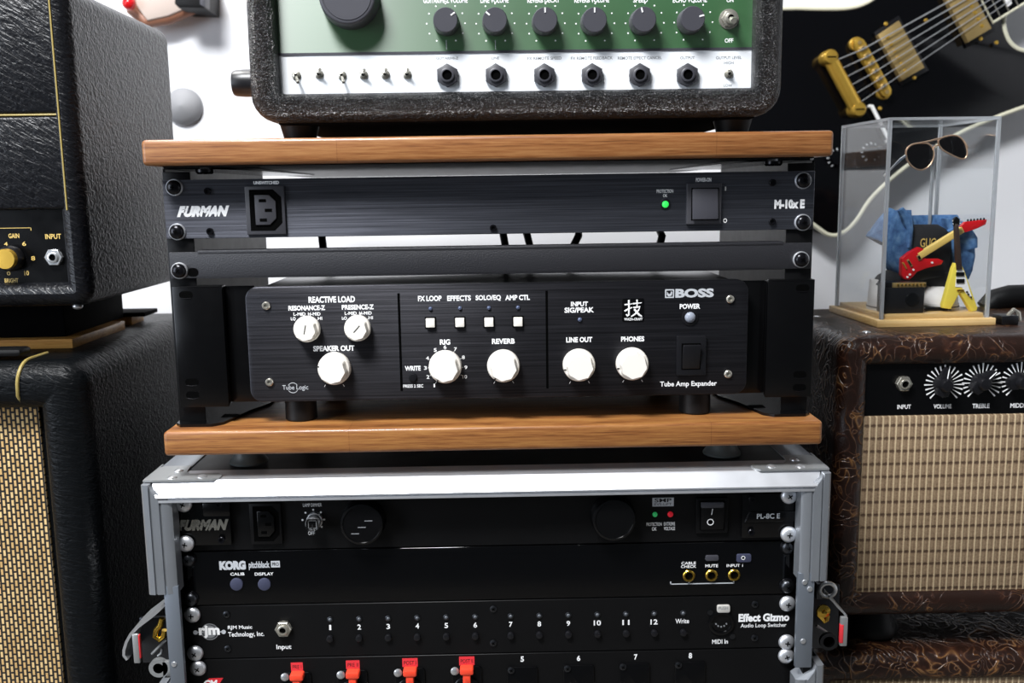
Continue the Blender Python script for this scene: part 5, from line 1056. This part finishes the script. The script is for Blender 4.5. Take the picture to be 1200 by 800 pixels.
# denim jacket
m = MB(); Yj = Y4
stack(m, [(246, 1052, 1066, .5), (256, 1044, 1066, .85), (270, 1041, 1066, 1.0), (288, 1037, 1064, 1.05), (306, 1038, 1062, 1.0), (318, 1044, 1060, .9), (324, 1050, 1057, .7)], Yj+0.001, 0.0175, 'denim', fold=0.05)
stack(m, [(256, 1106, 1118, .7), (264, 1107, 1131, .9), (280, 1110, 1138, 1.0), (300, 1112, 1138, 1.0), (316, 1112, 1136, .9), (326, 1116, 1133, .7)], Yj-0.002, 0.0150, 'denim', fold=0.05)
stack(m, [(252, 1052, 1122, .5), (264, 1048, 1128, .7), (300, 1042, 1132, .7), (318, 1046, 1130, .6)], Yj+0.012, 0.012, 'denim', fold=0.03)
m.tube([at(u, v, Yj+0.012) for u, v in ((1052, 252), (1043, 262), (1035, 272), (1029, 280))], [0.0105, 0.0115, 0.0115, 0.0105], 'denim', 16); m.tube([at(u, v, Yj+0.0125) for u, v in ((1031, 277), (1028, 282.5))], [0.0116, 0.0116], 'denim', 16); q0, q1 = at(1028.2, 282.3, Yj+0.0125), at(1027.8, 282.9, Yj+0.0125); m.tube([q0, q1], [0.009, 0.0088], 'socket_dark', 16)
m.tube([at(u, v, Yj-0.012) for u, v in ((1118, 264), (1128, 273), (1134, 282), (1135, 291))], [0.0075, 0.0085, 0.0085, 0.0075], 'denim', 16)
m.tube([at(u, v, Yj-0.015) for u, v in ((1055, 245), (1062, 255), (1065, 268), (1064, 290))], [0.003, 0.005, 0.004, 0.0022], 'denim', 8)
tag(m.build('denim_jacket', origin=(at(1085, 290, Y4).x, Y4, FL)), 'small blue denim jacket around the black t-shirt inside the display case', 'doll clothes')
# rod and sunglasses
rp = at(1096, 180, Y4); rx_ = rp.x
m = MB(); m.cyl((rx_, Y4+0.004, FL), (0, 0, 1), 0.0016, at(1096, 169, Y4).z-FL, 'acrylic_edge', 14); m.cyl((rx_, Y4+0.004, FL), (0, 0, 1), 0.016, 0.0025, 'acrylic_edge', 24); tag(m.build('display_rod', origin=(rx_, Y4+0.004, FL)), 'thin clear rod holding up the sunglasses inside the display case', 'display stand')
Ys = Y4-0.001
sg = thing('sunglasses', (rx_, Y4, at(1096, 185, Ys).z), 'tiny dark sunglasses with thin gold frame near the top of the display case', 'sunglasses')
L1 = smooth_closed([(1062, 176), (1070, 169), (1086, 168), (1093, 174), (1094, 184), (1089, 194), (1080, 199), (1070, 196), (1063, 187)], 4)
L2_ = smooth_closed([(1099.5, 165), (1108, 160), (1121, 159), (1129, 165), (1133, 176), (1132, 184), (1126, 186), (1114, 181), (1103, 174)], 4)
for Lx in (L1, L2_):
    m = MB(); ppx(m, Lx, Ys, 0.0012, 'amber_glass', 0.0003); ln = m.build('lens', sg); m = MB(); m.tube([at(u, v, Ys+0.0004) for u, v in Lx], 0.0008, 'rose_gold', 8, True); m.build('rim', ln)
m = MB(); m.tube([at(u, v, Ys) for u, v in ((1078, 167.5), (1090, 165), (1103, 161.5))], 0.0007, 'rose_gold', 8); m.tube([at(u, v, Ys) for u, v in ((1093, 176), (1095, 171.5), (1099.5, 170))], 0.0007, 'rose_gold', 8); m.build('bridge', sg)
m = MB(); m.tube([at(1062, 182, Ys), at(1056, 186, Ys+0.004), at(1046, 196, Ys+0.016), at(1036, 206, Ys+0.026)], [0.0012, 0.0012, 0.0009, 0.0009], 'steel', 8); m.build('temple', sg)
m = MB(); m.tube([at(1130, 166, Ys), at(1133.5, 172, Ys+0.003), at(1131, 178, Ys+0.02)], 0.0009, 'rose_gold', 8); m.build('temple', sg)

# ================================================================== BLURRED THINGS ON THE LEFT WALL
YW = 0.66
m = MB(); ppx(m, [(150, -30), (160, 8), (172, 24), (196, 19), (222, 8), (236, -10), (236, -40)], YW, 0.03, 'beige', 0.003); wb = thing('wall_ornament', (at(195, 0, YW).x, 0.70, at(195, 20, YW).z), 'pale beige panel with a brown edge, hung on the wall above the left amplifier head', 'wall ornament'); m.build('panel', wb)
m = MB(); m.tube([at(u, v, YW+0.012) for u, v in ((146, -20), (156, 12), (171, 25.5), (197, 21), (226, 9), (240, -10))], 0.009, 'brown', 10); m.build('edge', wb)
m = MB(); m.ball(at(151, 4, YW-0.01), 0.009, 0.009, 0.009, 'red_lacquer', 16); m.build('red_knob', wb)
m = MB(); ppx(m, rr_ if False else [(204, -30), (204, 4), (209, 9), (240, 10), (240, -30)], 0.63, 0.068, 'black', 0.003); bk = thing('wall_bracket', (at(222, 0, 0.63).x, 0.70, at(222, 10, 0.63).z), 'black wall bracket at the top, beside the beige panel', 'bracket'); m.build('block', bk)
m = MB(); ppx(m, [(234, -30), (234, 5), (240.5, 9), (240.5, -30)], 0.628, 0.02, 'plastic_grey', 0.001); m.build('end_plate', bk)
m = MB(); q = at(206, 122, 0.66); m.lathe((q.x, 0.70, q.z), D, [(0.026, 0), (0.026, 0.006), (0.018, 0.016), (0.0001, 0.02)], 'shadow_grey', 28); tag(m.build('shadow_disc'), 'grey disc standing in for a soft shadow on the wall, just right of the left amplifier head', 'shadow stand-in')  # solid grey disc put in for a soft shadow on the wall
